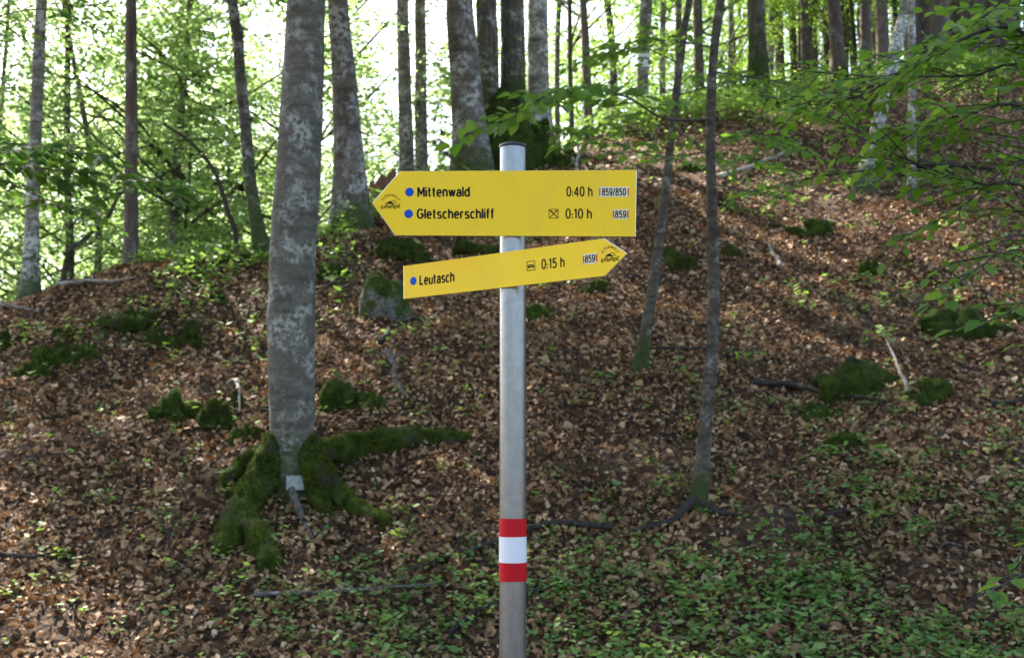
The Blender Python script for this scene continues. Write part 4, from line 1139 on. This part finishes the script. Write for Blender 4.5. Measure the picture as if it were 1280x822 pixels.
# ------------------------------------------------------------------ mossy stones and mounds
def blob(w, h, d, seed, rough=.28, seg=26, rings=14):
    u = np.linspace(0, 2 * math.pi, seg, endpoint=False); v = np.linspace(math.pi * .72, 0.03, rings)
    U, Vv = np.meshgrid(u, v)
    P = np.stack([np.sin(Vv) * np.cos(U), np.sin(Vv) * np.sin(U), np.cos(Vv)], -1)
    n = 1 + rough * fbm(P * 1.5 + seed * 3.7, seed, 4)
    P = P * n[..., None] * np.array([w / 2, d / 2, h])
    m = MB(); i = np.arange(rings - 1)[:, None] * seg; j = np.arange(seg)[None, :]; j2 = (j + 1) % seg
    m.add(P.reshape(-1, 3), np.stack([i + j, i + j2, i + seg + j2, i + seg + j], -1).reshape(-1, 4))
    top = P[-1]; m.add(np.vstack([top, top.mean(0)[None]]), [[q, (q + 1) % seg, seg] for q in range(seg)])
    return m

def mound(px, py, w, h, label, mat='moss', seed=0, name='mossy_stone', cat='stone', nt=2200, tl=.020, depth=.9, rough=.28):
    g = ground_at(px, py); s = g[1] / FPX
    if mat != 'rock': w, h = w * 1.25, h * (1.35 if h < 40 else 1.1)
    if mat == 'rock': m = blob(w * s, h * s * .78, w * s * depth, seed, rough)
    else:
        m = MB(); rg = np.random.default_rng(seed + 333)
        for q in range(8):
            fw = (.62, .5, .42, .36, .4, .34, .3, .25)[q]; ox = ((rg.uniform(-.12, .12), -.26, .28, rg.uniform(-.3, .3))[q] if q < 4 else rg.uniform(-.62, .62)) * w * s; oy = rg.uniform(-.25, .15) * w * s * depth
            b_ = blob(w * s * fw, h * s * (.58, .42, .36, .28, .18, .15, .13, .11)[q] * (1.5 if h > 55 else 1.1 if h > 42 else 1), w * s * depth * fw, seed * 5 + q, rough + .16, 18, 9)
            V_, a3, a4 = b_.arrays(); V_ = V_ + [ox, oy, float(height(g[0] + ox, g[1] + oy)) - g[2]]
            m.add(V_, a4); m.add(V_, a3)
    t = thing(name, label, cat, g - [0, 0, .03])
    m.build('stone' if mat == 'rock' else 'mound', M[mat], t).rotation_euler = (0, 0, 0)
    if nt:
        f = tufts(m, nt, tl, np.random.default_rng(seed + 900), up_only=.35 if mat == 'rock' else -.1).build('moss', M['tuft_dark'], t, smooth=False); f['kind'] = 'stuff'
    V_ = m.arrays()[0]; rg = np.random.default_rng(seed + 77); k_ = rg.choice(len(V_), 26); P_ = V_[k_] + [0, 0, .012]
    D_, S_, N_ = rand_basis(26, np.tile([0, -.3, 1.], (26, 1)), .4, rg); L_ = rg.uniform(.035, .065, 26)
    lm = MB(); leaves6(lm, P_, D_, S_, N_, L_, L_ * .55, .3, rg); f = lm.build('dead_leaves', M['litter'], t, smooth=False); f['kind'] = 'stuff'

MS = 'mossy_stone'
mound(480, 388, 66, 58, 'large grey boulder with moss on top, left under the lower sign', 'rock', 1, 'boulder', 'boulder', 3500, depth=.8)
for k, (px, py, w, h, lab) in enumerate([
    (104, 444, 40, 26, 'round bright moss cushion on the left slope'),
    (70, 458, 46, 34, 'dark mossy lump just left below the round cushion'),
    (42, 470, 40, 22, 'low dark mossy lump at lower left of its group'),
    (10, 432, 34, 24, 'mossy lump at the left edge'),
    (80, 420, 30, 16, 'small grey topped mossy stone above the round cushion'),
    (222, 522, 62, 42, 'broad mossy mound left of the nearest beech'),
    (272, 532, 36, 34, 'mossy hump between the broad mound and the nearest beech'),
    (308, 545, 34, 22, 'mossy lump touching the left side of the nearest beech'),
    (294, 505, 28, 20, 'small moss lump behind the bone coloured root'),
    (196, 432, 24, 34, 'narrow moss streak running down the left slope'),
    (232, 428, 40, 26, 'moss clump right of the narrow streak on the left slope'),
    (160, 398, 60, 18, 'long low moss ridge high on the left slope'),
    (275, 376, 20, 14, 'tiny bright moss cushion left of the nearest beech, high up'),
    (430, 512, 66, 36, 'mossy stone with pale face right of the nearest beech trunk'),
    (470, 508, 30, 24, 'small mossy stone beside the driftwood root'),
    (415, 340, 34, 18, 'moss cushion at the foot of the crest beech'),
    (668, 392, 34, 16, 'flat moss patch just right of the pole'),
    (745, 362, 30, 15, 'dark moss tuft under the lower sign tip'),
    (848, 328, 36, 22, 'mossy lump between the two saplings'),
    (915, 318, 24, 18, 'small mossy lump right of the nearest slim sapling'),
    (862, 548, 22, 13, 'tiny moss tuft left of the nearest slim sapling'),
    (1072, 482, 88, 46, 'big dark moss mound on the right slope'),
    (1162, 494, 46, 30, 'smaller moss mound right of the pale stick'),
    (1198, 412, 88, 44, 'large mossy stone under the right leaf spray'),
    (1268, 402, 44, 26, 'mossy stone at the right edge'),
    (1022, 522, 58, 24, 'grassy moss cushion below the dark stick'),
    (1052, 556, 42, 22, 'low moss cushion, lowest one on the right slope'),
    (1012, 286, 62, 22, 'mossy hump far up the right slope'),
    (866, 212, 34, 16, 'dark moss lump near the crest between the sapling stems'),
    (1090, 345, 26, 28, 'mossy stub on the right slope among the leaves'),
    (505, 318, 60, 30, 'dark mossy bank just under the upper sign'),
    (590, 312, 50, 24, 'mossy bank left of the pole under the upper sign'),
    (590, 217, 80, 48, 'mossy foot of the thick blue grey beech'),
    (640, 207, 105, 85, 'dark mossy root mass behind the post top'),
    ]):
    far = py < 340
    mound(px, py, w, h, lab, 'moss_bright' if k in (0, 12, 16) else 'moss', 10 + k, 'moss_mound' if 'moss' in lab and 'stone' not in lab else MS, 'moss mound' if 'stone' not in lab else 'stone', 900 if far else 1600, .026, rough=.34)
# small bare stones
for k, (px, py, w, h, lab) in enumerate([(128, 418, 12, 9, 'pale stone beside the round moss cushion'), (243, 420, 12, 10, 'white stone on the moss clump of the left slope'), (478, 510, 12, 14, 'pale stone beside the small mossy stone'),
                                         (1270, 140, 22, 14, 'pale boulder at the right edge near the spruces'), (135, 472, 7, 5, 'tiny white pebble below the round moss cushion'), (985, 810, 10, 6, 'small pale stone at the bottom right of the post')]):
    g = ground_at(px, py); s = g[1] / FPX
    m = blob(w * s, h * s * .8, w * s * .8, 70 + k, .3, 14, 8)
    o = m.build('stone', M['pale_wood'] if k == 5 else M['rock']); o.location = g
    tag(o, lab, 'stone')

# ------------------------------------------------------------------ fallen sticks, logs and roots
def stick(pix, wpx, label, mat='deadwood', name='fallen_branch', cat='branch', lift=.9, taper=.35, twigs=0, seed=0, arch=None):
    g = ground_at(*pix[len(pix) // 2]); P = []
    for k, (a, b) in enumerate(pix):
        q = ground_at(a, b); r = wpx / FPX * q[1] / 2; q[2] += r * lift * 2 + .012 + (arch[k] if arch else 0); P.append(q)
    n = max(14, len(pix) * 5); Q = smooth_path(P, n); r = wpx / FPX * g[1] / 2
    rg = np.random.default_rng(seed + 7); Q[1:-1] += rg.normal(0, r * .35, (n - 2, 3)) * [1, 1, .5]
    m = MB(); m.tube(Q - g, np.linspace(r, r * taper, n), 8, wob=.18, seed=seed)
    for k in range(twigs):
        i = rg.integers(2, n - 2); d = rg.normal(0, 1, 3); d[2] = abs(d[2]) * .5; d /= np.linalg.norm(d); p = Q[i] - g
        m.tube([p, p + d * .12, p + d * .22 + rg.normal(0, .03, 3)], [r * .4, r * .3, r * .15], 5, cap=False)
    o = m.build(name, M[mat]); o.location = g
    return tag(o, label, cat)

stick([(72, 362), (110, 358), (140, 359), (170, 352)], 6, 'silvery fallen branch lying on the left crest', 'pale_wood', seed=1)
stick([(944, 486), (985, 492), (1040, 502), (1108, 512)], 9, 'dark straight stick lying on the right slope', 'dark_wood', seed=2)
stick([(1136, 497), (1124, 472), (1108, 447)], 6, 'pale short stick leaning against the big dark moss mound', 'pale_wood', seed=3, arch=[0, .05, .14])
stick([(898, 228), (930, 218), (965, 205), (1002, 186)], 7, 'grey fallen branch slanting up the slope right of the saplings', 'pale_wood', seed=4, twigs=3)
stick([(960, 134), (1010, 130), (1060, 122), (1120, 108)], 8, 'long dark log lying along the right crest', 'dark_wood', 'fallen_log', 'log', seed=5)
stick([(1135, 215), (1180, 218), (1240, 222)], 12, 'thick dark log behind the right leaf spray', 'dark_wood', 'fallen_log', 'log', seed=6)
stick([(484, 462), (492, 480), (494, 495), (510, 508)], 9, 'twisted driftwood like root right of the mossy stone', 'deadwood', 'dead_root', 'root', seed=7, arch=[.12, .16, .08, .0], twigs=2)
stick([(476, 436), (488, 424), (508, 414), (520, 408)], 8, 'dark bent branch below the grey boulder', 'dark_wood', seed=8, arch=[0, .05, .06, .03])
stick([(284, 492), (294, 496), (298, 508), (298, 524)], 6, 'bone coloured curved root on the left moss', 'pale_wood', 'dead_root', 'root', seed=9, arch=[.05, .12, .10, .02])
stick([(765, 668), (700, 665), (655, 672), (610, 690), (512, 722)], 9, 'long thin branch running behind the pole from the sapling root', 'dark_wood', seed=10, twigs=3)
stick([(318, 752), (400, 748), (470, 744), (530, 740), (610, 738)], 6, 'thin grey twig lying across the bottom left foreground', 'deadwood', seed=11, twigs=2)
stick([(560, 800), (600, 770), (650, 752), (720, 738)], 7, 'thin twig crossing low behind the pole', 'dark_wood', seed=12, twigs=2)
stick([(715, 208), (720, 195), (722, 182)], 6, 'yellowish upright broken stick above the upper sign', 'pale_wood', seed=13, arch=[0, .12, .3], name='broken_stick', cat='stick')
stick([(696, 178), (712, 182), (726, 190)], 5, 'pale branch lying near the crest above the upper sign', 'pale_wood', seed=14)
stick([(978, 340), (966, 322), (955, 308)], 6, 'yellowish stick halfway up the right slope', 'pale_wood', seed=15)
stick([(0, 388), (22, 392), (50, 398)], 7, 'grey branch at the left edge below the crest', 'deadwood', seed=16, twigs=2)
stick([(0, 700), (40, 704), (82, 692)], 6, 'dark rotten stick at the lower left', 'dark_wood', seed=17)
stick([(962, 812), (972, 804), (986, 800)], 9, 'torn brown wood chip at the bottom right of the pole', 'red_wood', 'wood_chip', 'wood chip', seed=18, arch=[.02, .06, .02])
stick([(800, 440), (850, 440), (930, 442)], 4, 'thin dark twig lying between the two saplings', 'dark_wood', seed=19, twigs=2)
stick([(1090, 640), (1040, 648), (990, 654), (960, 652)], 6, 'dark twig lying right of the slim sapling foot', 'dark_wood', seed=20)
stick([(1240, 512), (1262, 510), (1290, 506)], 7, 'dark stick at the right edge below the mossy stones', 'dark_wood', seed=21)
stick([(436, 300), (446, 278), (464, 268), (480, 290), (500, 312)], 4, 'arched pale bare twig below the upper sign tip', 'pale_wood', seed=22, arch=[0, .2, .3, .15, 0])

# ------------------------------------------------------------------ ground cover and seedlings
def herbs(rng):
    mb = MB(); st = MB()
    def patch(x, y, size, hmin, hmax, nl):
        n = len(x); z = height(x, y)
        for q in range(nl):
            a = rng.uniform(0, 6.28, n); el = rng.uniform(-.1, .5, n)
            D = np.stack([np.cos(a) * np.cos(el), np.sin(a) * np.cos(el), np.sin(el)], -1)
            N = np.tile([0, -.12, 1.], (n, 1)) + rng.normal(0, .28, (n, 3)); S = np.cross(N, D); S /= np.linalg.norm(S, axis=1)[:, None]; N = np.cross(D, S)
            h = rng.uniform(hmin, hmax, n)
            P = np.stack([x + rng.normal(0, .02, n), y + rng.normal(0, .02, n), z + h], -1)
            L = size * np.exp(rng.normal(-.05, .3, n))
            leaves6(mb, P + D * .01, D, S, N, L, L * .68, .12, rng)
    x, y = scatter_floor(6.8, 12.5, 240, rng, .46, .3)
    px = 640 + FPX * x / y; t_ = (height(x, y) - 1.6) / y; py = 572 - t_ * FPX
    den = np.clip((py - 640) / 110, 0, 1) * np.interp(px, [0, 350, 500, 700, 1280], [.22, .35, .6, .95, 1]) + np.clip((px - 900) / 350, 0, 1) * np.clip((py - 470) / 130, 0, 1) * .75
    den = den * np.clip(.6 + 1.3 * fbm(np.stack([x * 1.3, y * 1.3, 0 * x], -1), 33, 4), 0, 1.2)
    k = rng.random(len(x)) < den * .75 + .03
    patch(x[k], y[k], .046, .02, .11, 7)
    x, y = scatter_floor(12, 24, 22, rng, .46, .5)
    dn = np.clip(.15 + .9 * fbm(np.stack([x * .7, y * .7, 0 * x], -1), 35, 3), 0.03, 1) * np.where(x < -.2 * y, 1.5, np.where(x > .15 * y, 1.5, .35))
    k = rng.random(len(x)) < dn
    patch(x[k], y[k], .065, .02, .14, 5)
    # bright fringe along the left crest
    xx = rng.uniform(-8.5, -2.6, 3000); yc = np.interp(xx, CX, CY); yy = yc + rng.normal(-.4, 1.0, 3000)
    k = fbm(np.stack([xx * 1.2, yy * 1.2, 0 * xx], -1), 37, 3) > .0
    patch(xx[k], yy[k], .075, .03, .18, 4)
    xx = rng.uniform(-2.6, 16, 6500); yc = np.interp(xx, CX, CY); yy = yc + rng.normal(-.3, 1.6, 6500)
    k = (fbm(np.stack([xx * 1.0, yy * 1.0, 0 * xx], -1), 39, 3) > -.12) & ((xx > 1.6) | (xx < -2.2))
    patch(xx[k], yy[k], .085, .05, .55, 6)
    return mb
tag(herbs(np.random.default_rng(31)).build('ground_cover', M['herb'], smooth=False), kind='stuff', label='low green herbs growing through the fallen leaves', cat='ground cover')

for k, (px, py, hpx, lab) in enumerate([(208, 695, 66, 'upright leafy seedling at the lower left of the mossy roots'), (130, 645, 34, 'small leafy seedling on the lower left slope'), (830, 628, 34, 'small seedling left of the slim sapling foot'), (505, 690, 30, 'tiny seedling left of the pole'), (930, 470, 34, 'light green seedling right of the slim sapling'), (1095, 668, 36, 'broad seedling in the lower right herbs')]):
    g = ground_at(px, py); t = thing('seedling', lab, 'seedling', g)
    h = hpx / FPX * g[1]; lf = Leafy(t, g, leafd if k < 2 else leafm, M['leaf_near'], 80 + k)
    for q in range(4):
        a = q * 1.6 + k
        lf.branch([g, g + [.02, 0, h * .3], g + [.25 * h * math.cos(a), .25 * h * math.sin(a), h * (.6 + .1 * q)], g + [.5 * h * math.cos(a), .5 * h * math.sin(a), h * (.7 + .1 * q)]], .005, 3, .14, .065, .06, .3)
    lf.finish(60)
